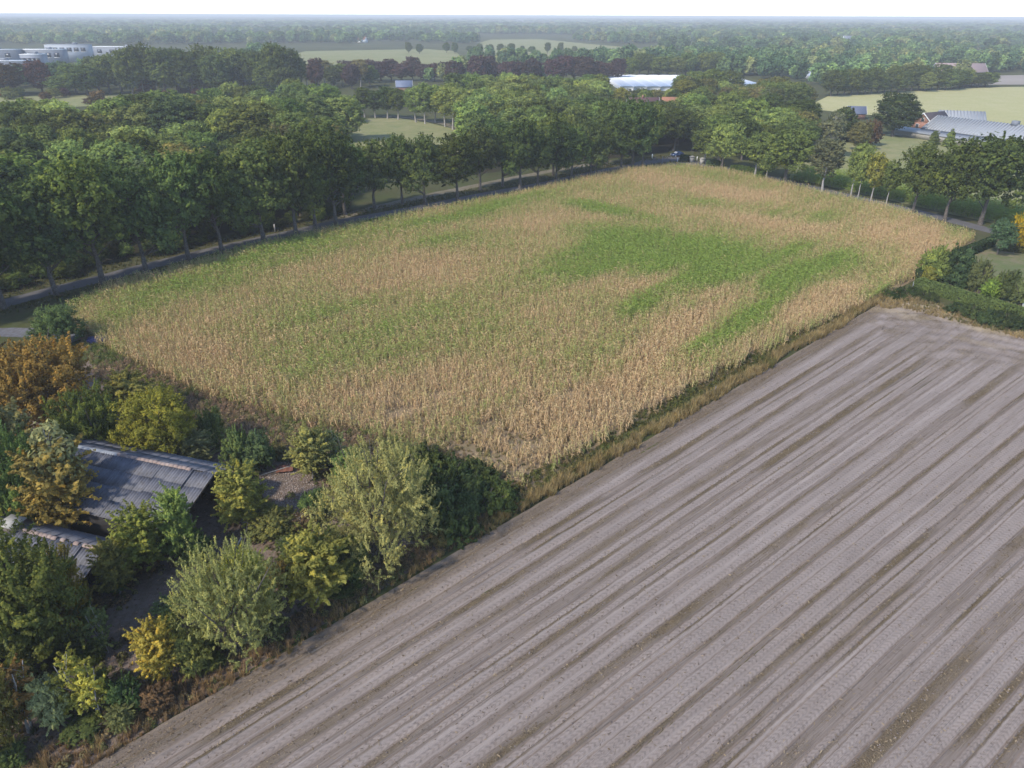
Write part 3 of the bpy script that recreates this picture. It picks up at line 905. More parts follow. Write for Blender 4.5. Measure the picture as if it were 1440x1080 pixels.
PRO['bare0'] = make_proto('bare tree', 415, 10, 6, lobes_round(rt, 8, 10, 6, 2.5, 0.55), 220, 0.5, 9, 0.3, 1.6, trunk_r=0.18, forks=120, bark=M_BARK_PALE, shell=0.2)

def plant(proto, x, y, h, w, color, name, label, cat='tree', group=None, rot=None, z=0.0, wy=None):
    P = PRO[proto]
    t_ = thing(name, label, cat, (x, y, z), rng.uniform(0, 6.28) if rot is None else rot, group)
    s_ = w / P.w
    t_.scale = (s_, (wy or w) / P.w, h / P.h)
    obj('trunk', P.trunk, t_)
    c = obj('crown', P.crown, t_)
    c.color = tuple(color) + (1.0,)
    return t_

def plant_px(proto, xc, yb, yt, wpx, color, name, label, cat='tree', group=None, rot=None):
    """base pixel, top pixel and crown width in photo pixels"""
    x, y = gp(xc, yb)
    h = h_at(y, xc, yt)
    h = max(h * (1.07 if proto.startswith('oak') else 1.0), 0.4)
    w = wpx * (y * CP + (H - h * 0.5) * SP) / F_PX
    return plant(proto, x, y, h, w, color, name, label, cat, group, rot)

def jc(c, v=0.14):
    k = rng.uniform(1 - v, 1 + v)
    return (c[0] * k * rng.uniform(0.88, 1.12), c[1] * k, c[2] * k * rng.uniform(0.85, 1.15))

DK, MID, LT, YG, OL = (0.12, 0.16, 0.045), (0.19, 0.24, 0.065), (0.275, 0.335, 0.095), (0.3, 0.3, 0.07), (0.225, 0.215, 0.075)
GREY, ORG, BRN, PUR, YEL, SIL = (0.2, 0.21, 0.11), (0.23, 0.155, 0.045), (0.2, 0.12, 0.065), (0.125, 0.082, 0.076), (0.55, 0.42, 0.03), (0.34, 0.37, 0.17)

# row of oaks between the road and the corn
ORD = ['nearest', 'second', 'third', 'fourth', 'fifth', 'sixth', 'seventh', 'eighth', 'ninth', 'tenth', 'eleventh', 'twelfth', 'thirteenth', 'fourteenth', 'fifteenth', 'sixteenth', 'seventeenth', 'eighteenth', 'nineteenth', 'twentieth', 'twenty-first', 'twenty-second', 'twenty-third', 'twenty-fourth', 'twenty-fifth', 'twenty-sixth', 'twenty-seventh', 'twenty-eighth']
for nth, (x, y, yt, wp) in enumerate([(-75, 455, 290, 120), (5, 434, 250, 120), (80, 415, 262, 105), (145, 399, 225, 110), (206, 384, 235, 95), (266, 368, 215, 90), (312, 358, 215, 85), (372, 343, 205, 95), (417, 333, 190, 80), (444, 324, 190, 75), (473, 318, 185, 80),
                     (598, 288, 195, 60), (643, 283, 190, 65), (731, 266, 171, 62), (756, 262, 178, 50), (782, 257, 176, 48), (804, 252, 180, 50), (830, 248, 172, 50), (873, 241, 165, 52), (889, 238, 140, 55), (903, 236, 150, 50)][::-1]):
    plant_px('oak%d' % rng.integers(4), x, y, yt, wp, jc(DK, 0.28), 'oak_tree', 'dark green oak between road and cornfield, %s to the junction in its row' % ORD[nth], 'tree', 'oaks lining the road by the cornfield')
for x, y, yt, wp in [(485, 302, 200, 70), (527, 293, 200, 62), (566, 288, 190, 50), (675, 268, 180, 55), (707, 263, 172, 55), (778, 248, 160, 50), (853, 234, 140, 48), (838, 246, 200, 34)]:
    plant_px('oak%d' % rng.integers(4), x, y, yt, wp, jc(DK, 0.2), 'oak_tree', 'dark green oak on the verge between the road and the sandy track', 'tree', 'oaks between road and sandy track')

# row beside the eastern road
EAST = [('ash0', 991, 230, 178, 45, MID, 'green tree beside the stone pillars at the road junction'), ('oak1', 1015, 238, 176, 50, LT, 'light green round tree with twin trunks near the junction hedge'), ('young0', 1061, 248, 182, 50, MID, 'mid green tree in front of the low garden hedges'),
        ('young1', 1077, 251, 205, 32, MID, 'small green tree tucked against the broad round roadside tree'), ('oak2', 1103, 258, 183, 78, MID, 'broad round green tree beside the eastern road'), ('ash1', 1156, 269, 190, 50, GREY, 'pale grey-green tree with forked white trunk beside the road'),
        ('ash2', 1196, 277, 198, 30, LT, 'slim light green tree next to the pale forked one'), ('young0', 1206, 279, 205, 30, LT, 'slim leaning young tree among the light green roadside saplings'), ('young1', 1224, 283, 213, 36, YG, 'yellowish young tree with thin pale trunk beside the road'), ('young0', 1246, 288, 222, 32, MID, 'small green sapling between the yellowish tree and the big oaks'),
        ('oak0', 1283, 301, 203, 62, (0.15, 0.19, 0.05), 'dark green oak with two leaning stems at the field edge'), ('oak3', 1328, 311, 199, 75, (0.145, 0.185, 0.05), 'dark green oak with a pale forked trunk beside the asphalt road'), ('oak2', 1378, 316, 193, 98, (0.115, 0.155, 0.045), 'biggest dark round oak beyond the asphalt road')]
for p_, x, y, yt, wp, c, lab in EAST:
    plant_px(p_, x, y, yt, wp * 0.9, c, 'roadside_tree', lab)

def grove(poly, spacing, hr, protos, cols, name, label, group, seed, wf=0.68, z=0.0, maxn=999, caps=()):
    pts = spread(poly, spacing, 0.38, seed)[:maxn]
    r = np.random.default_rng(seed + 1)
    for x, y in pts:
        h = r.uniform(*hr)
        qx, qy = px_of(x, y)
        for x0, x1, ytop in caps:
            if x0 < qx < x1:
                h = min(h, h_at(y, qx, ytop + r.uniform(0, 7)))
        if h < 3.5:
            continue
        c = cols[r.integers(len(cols))]
        plant(protos[r.integers(len(protos))], x, y, h, h * wf * r.uniform(0.8, 1.25), jc(c, 0.34), name, label, 'tree', group)
    return len(pts)
NT_ = 0
# the wood on the left, behind the road
NT_ += grove(poly_px([(-150, 425), (0, 396), (205, 362), (420, 314), (478, 294), (500, 262), (490, 235), (420, 215), (300, 205), (120, 205), (-80, 222)]), 10.6, (11, 18), ['wood0', 'wood1', 'wood2', 'wood3', 'oak1'],
      [DK, MID, MID, LT, LT, (0.085, 0.12, 0.05), OL], 'wood_tree', 'leafy tree in the dense wood left of the small meadow', 'trees of the wood behind the road', 11, 0.86)
NT_ += grove(poly_px([(330, 208), (430, 214), (472, 212), (465, 190), (475, 163), (420, 160), (260, 176), (150, 190), (150, 202)]), 10.8, (11, 16.5), ['wood0', 'wood1', 'ash0'], [LT, LT, MID, (0.19, 0.25, 0.075)], 'wood_tree', 'lighter green tree at the back of the wood beside the small meadow', 'light trees beside the small meadow', 13, 0.86)
ug = np.random.default_rng(68)
RL = smooth_line(ROAD, 1.0)
RT = np.gradient(RL, axis=0); RT /= np.linalg.norm(RT, axis=1, keepdims=True)
for i in range(0, len(RL), 2):
    if RL[i, 0] < -32 and ug.random() < 0.85:
        o_ = -ug.uniform(4.6, 9.5)
        x, y = RL[i, 0] + RT[i, 1] * o_, RL[i, 1] - RT[i, 0] * o_
        plant(['shrub0', 'shrub1'][ug.integers(2)], x, y, ug.uniform(1.6, 4.8), ug.uniform(2.6, 4.8), jc([DK, DK, MID, (0.1, 0.11, 0.04)][ug.integers(4)], 0.25), 'understorey_shrub', 'dark shrub under the edge of the wood across the road from the corn', 'shrub', 'understorey shrubs along the road')
# the plantation behind the meadow and the road
NT_ += grove(poly_px([(655, 222), (662, 195), (660, 172), (640, 150), (700, 146), (840, 150), (870, 185), (872, 205), (850, 216), (760, 228)]), 9.6, (13, 16.5), ['ash0', 'ash1', 'ash2', 'wood1', 'wood0'],
      [LT, LT, LT, (0.19, 0.26, 0.085), MID], 'plantation_tree', 'pale green tree with narrow trunk in the plantation behind the road', 'plantation trees right of the small meadow', 17, 0.72, caps=[(850, 880, 135)])
plant_px('wood1', 488, 198, 132, 64, LT, 'meadow_edge_tree', 'big light green tree at the left end of the small meadow')
plant_px('wood2', 22, 335, 204, 95, (0.36, 0.36, 0.09), 'wood_tree', 'yellow-green tree standing out of the dark wood behind the road')
plant_px('ash1', 155, 262, 182, 40, (0.28, 0.3, 0.08), 'wood_tree', 'slender yellowish tree inside the dark wood')
for x, y, yt, wp in [(585, 172, 118, 32), (598, 174, 112, 30), (612, 173, 116, 30), (626, 178, 118, 34), (637, 182, 112, 38), (648, 184, 120, 36), (560, 168, 122, 30), (545, 167, 118, 28), (528, 166, 125, 28), (513, 165, 120, 28)]:
    plant_px('ash%d' % rng.integers(3), x, y, yt, wp, jc(LT if x > 575 else DK), 'meadow_edge_tree', 'tall tree with bare trunk along the far edge of the small meadow', 'tree', 'trees along the far edge of the small meadow')
# trees round the houses at the junction
NT_ += grove(poly_px([(868, 224), (880, 200), (890, 178), (960, 172), (1060, 178), (1120, 190), (1135, 215), (1095, 240), (1040, 226), (985, 214), (930, 216)]), 9.2, (10, 16), ['wood0', 'wood1', 'wood2', 'oak0', 'oak3'],
      [DK, MID, MID, LT], 'garden_tree', 'dark leafy tree in the gardens behind the road junction', 'trees behind the road junction', 19, 0.9, caps=[(862, 958, 138)])
NT_ += grove(poly_px([(840, 165), (900, 158), (1000, 160), (1100, 165), (1150, 160), (1120, 142), (1000, 138), (860, 146)]), 11.5, (10, 15), ['wood0', 'wood1', 'wood2'], [MID, LT, OL, YG, DK], 'garden_tree', 'tree between the white polytunnels and the junction gardens', 'trees between junction and polytunnels', 23, 0.85, caps=[(845, 956, 121), (1020, 1062, 116)])
# individual ones on the right
for p_, x, y, yt, wp, c, lab in [('wood1', 1255, 192, 127, 66, (0.09, 0.125, 0.045), 'solitary big round dark tree beside the brick farmhouse'), ('wood0', 1180, 200, 148, 40, DK, 'dark tree left of the slate roofed outbuilding'), ('conifer0', 1192, 198, 156, 26, (0.05, 0.085, 0.07), 'blue-green conifer below the slate roof'),
        ('bare0', 1165, 222, 155, 40, GREY, 'half bare grey tree behind the pale roadside tree'), ('wood2', 1120, 215, 153, 48, OL, 'olive tree with yellowing top behind the broad roadside tree'), ('wood0', 1205, 212, 168, 36, OL, 'olive bushy tree left of the solitary round tree'), ('shrub0', 1222, 205, 165, 30, BRN, 'brown leaved bush left of the solitary round tree'),
        ('shrub1', 1215, 232, 198, 34, LT, 'bright green bush at the near corner of the pasture'), ('conifer1', 1312, 203, 182, 18, MID, 'small conifer in front of the long shed'), ('conifer0', 1334, 206, 180, 20, MID, 'taller small conifer in front of the long shed'), ('shrub0', 1280, 190, 178, 30, BRN, 'rust coloured hedge bush at the end of the long shed'),
        ('wood0', 1420, 218, 196, 40, MID, 'green bush in front of the shed at its far end'), ('shrub1', 1390, 222, 200, 36, MID, 'green bush between the big oaks and the shed')]:
    plant_px(p_, x, y, yt, wp, c, 'farm_tree' if 'bush' not in lab else 'bush', lab, 'tree' if 'bush' not in lab else 'bush')
for k, x in enumerate(np.linspace(1385, 1168, 24)):
    y = 136 - (x - 1168) * 0.062
    plant_px('wood%d' % (k % 3), x, y + rng.uniform(-3, 1), y - rng.uniform(24, 42) * (0.75 if x > 1330 else 1), rng.uniform(24, 36), jc(DK if k % 3 else MID, 0.2), 'hedgerow_tree', 'hedgerow tree beyond the pale field, %s to the bare field in its row' % ORD[k], 'tree', 'hedgerow trees beyond the pale field')
# big tree line on the upper left, copper beeches in the middle
for k, x in enumerate(np.concatenate([np.linspace(92, 410, 21), np.linspace(215, 345, 8)])):
    y = 133 - 0.006 * x + rng.uniform(-7, 3)
    plant_px(['wood0', 'oak1', 'wood2'][k % 3], x, y, rng.uniform(62, 78) + max(0, 160 - x) * 0.4, rng.uniform(40, 58), jc(DK if rng.random() < 0.75 else MID, 0.2), 'tall_tree', 'tall dark tree in the broad line in front of the factory halls', 'tree', 'tall tree line before the factory halls')
for k, x in enumerate(np.linspace(868, 490, 26)):
    y = 116 + rng.uniform(-3, 2) - max(0, x - 700) * 0.012
    plant_px(['wood0', 'wood1', 'wood2'][k % 3], x, y, rng.uniform(75, 88), rng.uniform(26, 40), jc(PUR, 0.2), 'copper_beech', 'purple-brown copper beech, %s to the white polytunnel in its row' % ORD[k], 'tree', 'row of copper beeches')
for k, x in enumerate(np.linspace(420, 520, 9)):
    plant_px(['wood0', 'ash1'][k % 2], x, 122 + rng.uniform(-3, 5), rng.uniform(78, 92), rng.uniform(20, 30), jc([DK, MID, PUR, OL][k % 4], 0.2), 'tall_tree', 'mixed tree between the tall line and the copper beeches', 'tree', 'trees joining the tall line and the beeches')
for k, x in enumerate(np.linspace(885, 1005, 10)):
    plant_px('wood%d' % (k % 3), x, 106 + rng.uniform(-2, 2), rng.uniform(70, 80), rng.uniform(24, 32), jc(MID, 0.2), 'hedgerow_tree', 'green tree in the line directly behind the white polytunnel', 'tree', 'trees behind the white polytunnel')
for x, y, yt, wp in [(975, 136, 98, 34), (1000, 138, 95, 46), (1025, 137, 97, 42), (955, 138, 103, 26)]:
    plant_px('wood%d' % rng.integers(3), x, y, yt, wp, jc(MID), 'garden_tree', 'broad green tree in front of the white polytunnel', 'tree', 'broad trees before the polytunnel')
# autumn coloured shrubs in the strip before the tall line
for k in range(26):
    x = rng.uniform(-10, 330)
    c = [BRN, ORG, MID, (0.2, 0.09, 0.06), YG, DK, (0.16, 0.1, 0.08)][rng.integers(7)]
    y = rng.uniform(131, 147)
    plant_px('shrub%d' % (k % 2) if k % 3 else 'birch0', x, y, y - rng.uniform(7, 17), rng.uniform(12, 26), jc(c, 0.2), 'autumn_shrub', 'autumn tinted shrub in the strip before the tall tree line', 'shrub', 'autumn shrubs before the tall tree line')
for x, y, yt, wp, c, lab in [(10, 133, 86, 60, (0.11, 0.075, 0.035), 'russet tree in front of the grey factory hall'), (60, 131, 82, 40, (0.13, 0.065, 0.05), 'reddish tree between the factory yard and the tall line')]:
    plant_px('wood0', x, y, yt, wp, c, 'russet_tree', lab)
# lone roadside trees on the far pastures
for k, x in enumerate([575, 590, 628, 640, 660, 675, 690, 704, 719, 735, 748, 770, 788, 808]):
    plant_px('wood%d' % (k % 3), x, 74 + rng.uniform(-1, 2), rng.uniform(58, 65), rng.uniform(7, 12), jc(DK), 'pasture_tree', 'small lone round tree in the line across the far pasture', 'tree', 'lone trees across the far pasture')
# ---------------------------------------------------------------- foreground shrubs and trees of the overgrown yard
YARD = [
    ('near0', 70, 612, 470, 150, ORG, 'orange tree', 'big orange-yellow autumn tree beside the overgrown yard'),
    ('near1', -8, 575, 446, 95, (0.19, 0.11, 0.045), 'orange tree', 'rusty brown autumn tree behind the big orange one'),
    ('near1', 85, 486, 428, 70, (0.1, 0.155, 0.06), 'willow bush', 'rounded green bush at the corner of the cornfield by the path'),
    ('birch0', 190, 590, 515, 78, (0.21, 0.2, 0.06), 'yellow shrub', 'straw yellow shrub between the orange tree and the weeds'),
    ('near0', 140, 645, 543, 95, (0.095, 0.125, 0.028), 'dark tree', 'dark green tree between the orange tree and the long barn'),
    ('near1', 228, 655, 548, 118, (0.2, 0.2, 0.035), 'yellow-green tree', 'yellow-green tree directly behind the long barn roof'),
    ('birch1', 278, 652, 600, 58, (0.15, 0.16, 0.08), 'grey-green shrub', 'grey-green shrub at the far gable of the long barn'),
    ('shrub0', 300, 628, 570, 40, (0.12, 0.15, 0.05), 'green shrub', 'slim green shrub among brown weeds behind the barn'),
    ('shrub0', 338, 662, 601, 42, (0.1, 0.145, 0.055), 'blue-green bush', 'blue-green bush beside the dark one near the weeds'),
    ('shrub1', 368, 662, 606, 50, (0.06, 0.095, 0.045), 'dark bush', 'dark green bush touching the blue-green one'),
    ('birch1', 345, 744, 640, 72, (0.185, 0.19, 0.05), 'birch bush', 'bright yellow-green birch bush at the open gable of the long barn'),
    ('birch0', 25, 705, 555, 105, (0.17, 0.165, 0.08), 'grey birch', 'grey-green loose birch left of the long barn'),
    ('near0', 48, 735, 596, 100, (0.07, 0.115, 0.035), 'green tree', 'deep green tree standing left of the long barn'),
    ('birch1', 100, 745, 605, 105, (0.19, 0.15, 0.045), 'weeping birch', 'olive and rust coloured weeping birch leaning over the barn roof'),
    ('bare0', 108, 738, 592, 80, GREY, 'bare birch', 'half bare pale birch rising behind the weeping one'),
    ('birch1', 208, 805, 702, 78, (0.165, 0.19, 0.045), 'birch bush', 'bright green birch bush in front of the long barn roof'),
    ('birch0', 262, 790, 675, 58, (0.14, 0.19, 0.055), 'birch sapling', 'slender birch sapling with a pale leaning pole in front of the barn'),
    ('shrub1', 280, 790, 745, 50, (0.09, 0.13, 0.045), 'green shrub', 'low green shrub around the foot of the leaning pole'),
    ('birch0', 170, 835, 752, 56, (0.18, 0.175, 0.05), 'small shrub', 'small olive shrub at the gable of the lower shed'),
    ('near0', 45, 935, 752, 180, (0.1, 0.115, 0.028), 'dark tree', 'large dark green tree with yellow tips in front of the lower shed'),
    ('near1', 100, 880, 770, 80, (0.2, 0.16, 0.03), 'yellow tree', 'yellow tinged tree hanging over the lower shed roof'),
    ('shrub0', 22, 955, 874, 85, (0.12, 0.15, 0.065), 'grey-green bush', 'grey-green bush below the large dark tree'),
    ('thin0', 148, 918, 848, 42, (0.15, 0.19, 0.075), 'sapling', 'small pale sapling alone in the dark yard'),
    ('thin0', 40, 1030, 930, 70, (0.24, 0.15, 0.055), 'sapling', 'orange leaved sapling with thin white trunks'),
    ('shrub1', 80, 1015, 946, 62, (0.29, 0.315, 0.17), 'silvery bush', 'pale silvery round bush among the thin saplings'),
    ('thin0', 120, 1000, 915, 60, YG, 'sapling', 'yellow-green sapling behind the silvery bush'),
    ('thin0', 142, 1010, 935, 50, YG, 'sapling', 'thin yellow-green sapling beside the dark glossy bush'),
    ('shrub0', 185, 1000, 950, 46, (0.065, 0.11, 0.04), 'glossy bush', 'dark glossy green bush at the field edge'),
    ('near0', 5, 1060, 935, 80, (0.14, 0.13, 0.04), 'sapling thicket', 'olive thicket of thin trunks near the field corner'),
    ('birch1', 231, 958, 862, 62, (0.25, 0.21, 0.045), 'autumn bush', 'yellow bush with orange centre at the field edge'),
    ('shrub1', 275, 940, 880, 60, (0.19, 0.2, 0.06), 'olive bush', 'low olive bush joined to the yellow autumn bush'),
    ('willow0', 335, 915, 772, 148, (0.235, 0.25, 0.1), 'silver willow', 'pale silvery green willow bush at the field edge'),
    ('near1', 352, 880, 766, 75, (0.22, 0.235, 0.05), 'lime bush', 'bright lime green bush growing through the silvery willow'),
    ('birch0', 448, 852, 738, 100, (0.225, 0.225, 0.06), 'yellow willow', 'yellow-green willow bush between the silvery and the big willow'),
    ('shrub0', 500, 812, 745, 55, (0.1, 0.135, 0.045), 'green shrub', 'small dark green shrub at the foot of the big willow'),
    ('willow1', 536, 786, 624, 168, (0.27, 0.268, 0.115), 'big willow', 'largest spreading grey-green willow at the field edge'),
    ('birch0', 440, 672, 592, 62, (0.22, 0.225, 0.085), 'pale sapling', 'pale yellow-green sapling behind the rubble patch'),
    ('thin0', 470, 655, 600, 45, (0.17, 0.19, 0.09), 'thin sapling', 'thin grey sapling next to the dead pole'),
    ('shrub1', 495, 680, 630, 60, (0.1, 0.15, 0.05), 'green shrub', 'green shrub behind the big willow'),
    ('shrub0', 440, 725, 690, 44, (0.07, 0.115, 0.04), 'dark shrub', 'dark low shrub between rubble and big willow'),
    ('shrub0', 385, 755, 722, 70, (0.12, 0.13, 0.045), 'weedy shrub', 'low weedy shrub in front of the rubble patch')]
for p_, x, y, yt, wp, c, nm, lab in YARD:
    c = tuple((v * 1.65 + 0.02) * q for v, q in zip(c, (1.04, 1.0, 0.82)))
    plant_px(p_, x, y, yt, wp, c, nm.replace(' ', '_').replace('-', '_'), lab, 'tree' if ('tree' in nm or 'birch' in nm and 'bush' not in nm or 'sapling' in nm) else 'bush')
UG = spread(poly_px([(-60, 1090), (-120, 780), (-60, 640), (60, 600), (200, 610), (300, 625), (420, 640), (560, 655), (620, 760), (480, 840), (330, 945), (150, 1060)]), 2.6, 0.48, 66)
ugr = np.random.default_rng(67)
for x, y in UG:
    qx, qy = px_of(x, y)
    blocked = any(in_poly(np.array([qx]), np.array([qy]), q)[0] for q in ([(100, 625), (315, 640), (315, 735), (300, 790), (215, 800), (90, 760)], [(365, 655), (440, 655), (460, 705), (440, 730), (365, 720)], [(-60, 715), (185, 725), (190, 800), (150, 830), (-60, 830)], [(140, 905), (220, 810), (320, 745), (420, 740), (410, 775), (300, 800), (215, 895), (180, 930)]))
    if blocked or ugr.random() < 0.25:
        continue
    c = [(0.2, 0.21, 0.085), (0.16, 0.19, 0.06), (0.26, 0.23, 0.09), (0.14, 0.17, 0.06), (0.24, 0.25, 0.11), (0.22, 0.16, 0.08)][ugr.integers(6)]
    plant(['shrub0', 'shrub1', 'bramble0', 'thin0', 'birch1'][ugr.integers(5)], x, y, ugr.uniform(0.9, 2.4), ugr.uniform(1.4, 2.8), jc(c, 0.2), 'undergrowth_shrub', 'low loose undergrowth shrub among the taller bushes of the yard', 'shrub', 'undergrowth shrubs of the yard')
for k, (x, y, yt, wp) in enumerate([(585, 672, 612, 75), (625, 690, 622, 80), (650, 712, 645, 80), (680, 715, 660, 70), (640, 745, 688, 70), (700, 712, 680, 50), (610, 655, 618, 60), (660, 680, 636, 70), (600, 700, 650, 70)]):
    plant_px('bramble0', x, y, yt + (y - yt) * 0.3, wp * 1.15, jc((0.115, 0.15, 0.052), 0.25), 'bramble_bush', 'dark green bramble mound between the big willow and the dry corn', 'bramble', 'brambles beside the big willow')

# ---------------------------------------------------------------- garden on the right
GARD = [('shrub0', 1308, 393, 342, 42, LT, 'light green shrub at the corner of the garden next to the corn'), ('conifer0', 1331, 397, 340, 26, (0.055, 0.085, 0.035), 'narrow dark conifer behind the clipped hedge'), ('conifer1', 1349, 402, 344, 40, (0.06, 0.095, 0.042), 'broad dark conifer behind the clipped hedge'),
        ('shrub1', 1304, 396, 371, 22, YG, 'small yellowish bush at the end of the clipped hedge'), ('shrub1', 1324, 394, 360, 20, (0.12, 0.075, 0.06), 'purple-brown bush between light shrub and conifers'), ('shrub0', 1374, 412, 360, 30, (0.11, 0.125, 0.05), 'olive shrub right of the conifers'), ('shrub1', 1391, 420, 388, 28, (0.16, 0.23, 0.05), 'fresh green bush behind the clipped hedge'),
        ('shrub0', 1407, 420, 376, 36, (0.1, 0.125, 0.045), 'olive round bush behind the fresh green one'), ('shrub1', 1436, 430, 391, 34, (0.13, 0.155, 0.06), 'bush beside the white garden post'), ('near0', 1434, 354, 297, 44, YEL, 'golden yellow leaved tree in the garden'), ('oak2', 1402, 358, 310, 34, (0.07, 0.115, 0.055), 'round dark clipped tree on a bare stem beside the lawn')]
for p_, x, y, yt, wp, c, lab in GARD:
    c = tuple(v * 1.45 for v in c) if c not in (YEL, LT, YG) else c
    plant_px(p_, x, y, yt, wp, c, 'garden_tree' if 'tree' in lab or 'conifer' in lab else 'garden_bush', lab, 'tree' if 'tree' in lab or 'conifer' in lab else 'bush')
for k, (x, y, yt, wp) in enumerate([(1345, 440, 426, 34), (1368, 447, 428, 36), (1390, 455, 432, 42), (1412, 460, 436, 40), (1436, 464, 442, 40), (1300, 423, 408, 30), (1275, 416, 402, 36), (1260, 420, 408, 30)]):
    plant_px('bramble0', x, y, yt, wp, jc((0.08, 0.115, 0.045), 0.2), 'hedge_bank_bush', 'low wild bush on the bank in front of the clipped hedge', 'bush', 'wild bushes before the clipped hedge')

M_TWIG = plain('hedge_twigs', (0.035, 0.035, 0.018), 0.95, 0.3)
def hedge(line, width, height, color, name, label, seed, lsize=0.16, dens=170):
    r = np.random.default_rng(seed)
    L = np.array(line)
    c = L.mean(0)
    t_ = thing(name, label, 'hedge', (c[0], c[1], 0))
    V, N = [], []
    core = MB()
    for a, b in zip(L[:-1] - c, L[1:] - c):
        d = b - a
        ln = np.hypot(*d); d = d / ln
        nn = np.array([-d[1], d[0]])
        for (area, f) in ((ln * width, 0), (ln * height, 1), (ln * height, -1), (width * height, 2), (width * height, -2)):
            n = int(area * dens)
            u, v = r.random(n), r.random(n)
            al = u * ln
            if f == 0: of, z, nor = (v - 0.5) * width, np.full(n, height), np.array([0, 0, 1.0])
            elif abs(f) == 1: of, z, nor = np.full(n, f * width / 2), v * height, np.array([nn[0] * f, nn[1] * f, 0.15])
            else: al, of, z, nor = np.full(n, ln if f > 0 else 0.0), (u - 0.5) * width, v * height, np.array([d[0] * f / 2, d[1] * f / 2, 0.1])
            bulge = (fbm(al * 0.9 + seed, of * 1.3 + z, seed) - 0.5) * 0.35
            p2 = a[None] + d[None] * al[:, None] + nn[None] * of[:, None]
            P = np.concatenate([p2, z[:, None]], 1) + nor[None] * (bulge + r.normal(0, 0.05, n))[:, None]
            V.append(P); N.append(nrm(nor[None] + 0.75 * unit(n, r)))
        m_ = (width - 0.3) / 2
        q = [a + nn * m_, a - nn * m_, b - nn * m_, b + nn * m_]
        core.add([(p[0], p[1], 0.0) for p in q] + [(p[0], p[1], height - 0.16) for p in q], [(0, 1, 2, 3), (7, 6, 5, 4), (0, 4, 5, 1), (1, 5, 6, 2), (2, 6, 7, 3), (3, 7, 4, 0)])
    V, N = np.vstack(V), np.vstack(N)
    m_ = V[:, 2] > 0.03
    v, q = leaves_np(V[m_], N[m_], lsize, 1.3, r)
    lf = obj('leaves', mesh_np('leaves', v, [q], [M_LEAF], attrs={'tint': np.repeat(np.clip(fbm(V[m_, 0], V[m_, 1], 8) * 0.7 + r.random(m_.sum()) * 0.4 - 0.05, 0, 1), 4)}), t_)
    lf.color = tuple(color) + (1,)
    core.build('branches', M_TWIG, t_)
    return t_
hedge(poly_px([(1290, 404), (1340, 420), (1400, 438), (1490, 464)]), 2.3, 1.5, (0.19, 0.25, 0.08), 'clipped_hedge', 'long clipped green hedge between the bare field and the garden', 61, 0.2, 120)
hedge(poly_px([(1290, 394), (1330, 371), (1393, 346)]), 1.3, 1.7, (0.055, 0.085, 0.035), 'clipped_hedge', 'dark clipped hedge between the corn and the lawn', 62, 0.2, 110)
hedge(poly_px([(1408, 351), (1480, 362)]), 1.8, 1.1, (0.12, 0.125, 0.045), 'clipped_hedge', 'low olive hedge under the golden tree', 63, 0.2, 110)
hedge(poly_px([(1030, 240), (1075, 249)]), 2.6, 1.6, (0.11, 0.16, 0.04), 'clipped_hedge', 'clipped green hedge behind the trees near the stone pillars', 64, 0.3, 50)
hedge(poly_px([(996, 232), (1014, 235)]), 2.4, 1.5, (0.08, 0.12, 0.04), 'clipped_hedge', 'short clipped hedge right of the stone pillars', 65, 0.3, 50)
hedge(poly_px([(957, 226.5), (968, 227.5)]), 2.0, 1.8, (0.05, 0.08, 0.035), 'clipped_hedge', 'short dark hedge between the blue car and the stone pillar', 66, 0.3, 50)

# ---------------------------------------------------------------- barns with corrugated sheets
def sheet_mesh(wd, ln, corr, amp):
    n = int(corr * 6)
    x = np.linspace(0, wd, n + 1)
    z = amp * np.cos(x / wd * corr * 2 * math.pi)
    V = np.concatenate([np.stack([x, 0 * x, z], 1), np.stack([x, 0 * x + ln, z], 1), np.stack([x, 0 * x, z - 0.007], 1), np.stack([x, 0 * x + ln, z - 0.007], 1)])
    i = np.arange(n); k = n + 1
    top = np.stack([i, i + 1, i + k + 1, i + k], 1)
    bot = np.stack([i + 2 * k, i + 3 * k, i + 3 * k + 1, i + 2 * k + 1], 1)
    e0 = np.stack([i, i + 2 * k, i + 2 * k + 1, i + 1], 1)
    e1 = np.stack([i + k, i + k + 1, i + 3 * k + 1, i + 3 * k], 1)
    return mesh_np('roof_sheet', V, [np.vstack([top, bot, e0, e1])], [M_SHEET])
def tile_mesh(ln, rad):
    n = 6
    a = np.linspace(0.12, math.pi - 0.12, n + 1)
    V = []
    for r_ in (rad, rad - 0.02):
        for xx in (0, ln):
            V += [(xx, math.cos(q) * r_ * 1.25, math.sin(q) * r_) for q in a]
    k = n + 1; i = np.arange(n)
    return mesh_np('ridge_tile', V, [np.vstack([np.stack([i, i + k, i + k + 1, i + 1], 1), np.stack([i + 2 * k, i + 2 * k + 1, i + 3 * k + 1, i + 3 * k], 1), np.stack([i, i + 1, i + 2 * k + 1, i + 2 * k], 1), np.stack([i + k, i + 3 * k, i + 3 * k + 1, i + k + 1], 1)])], [M_RIDGE])

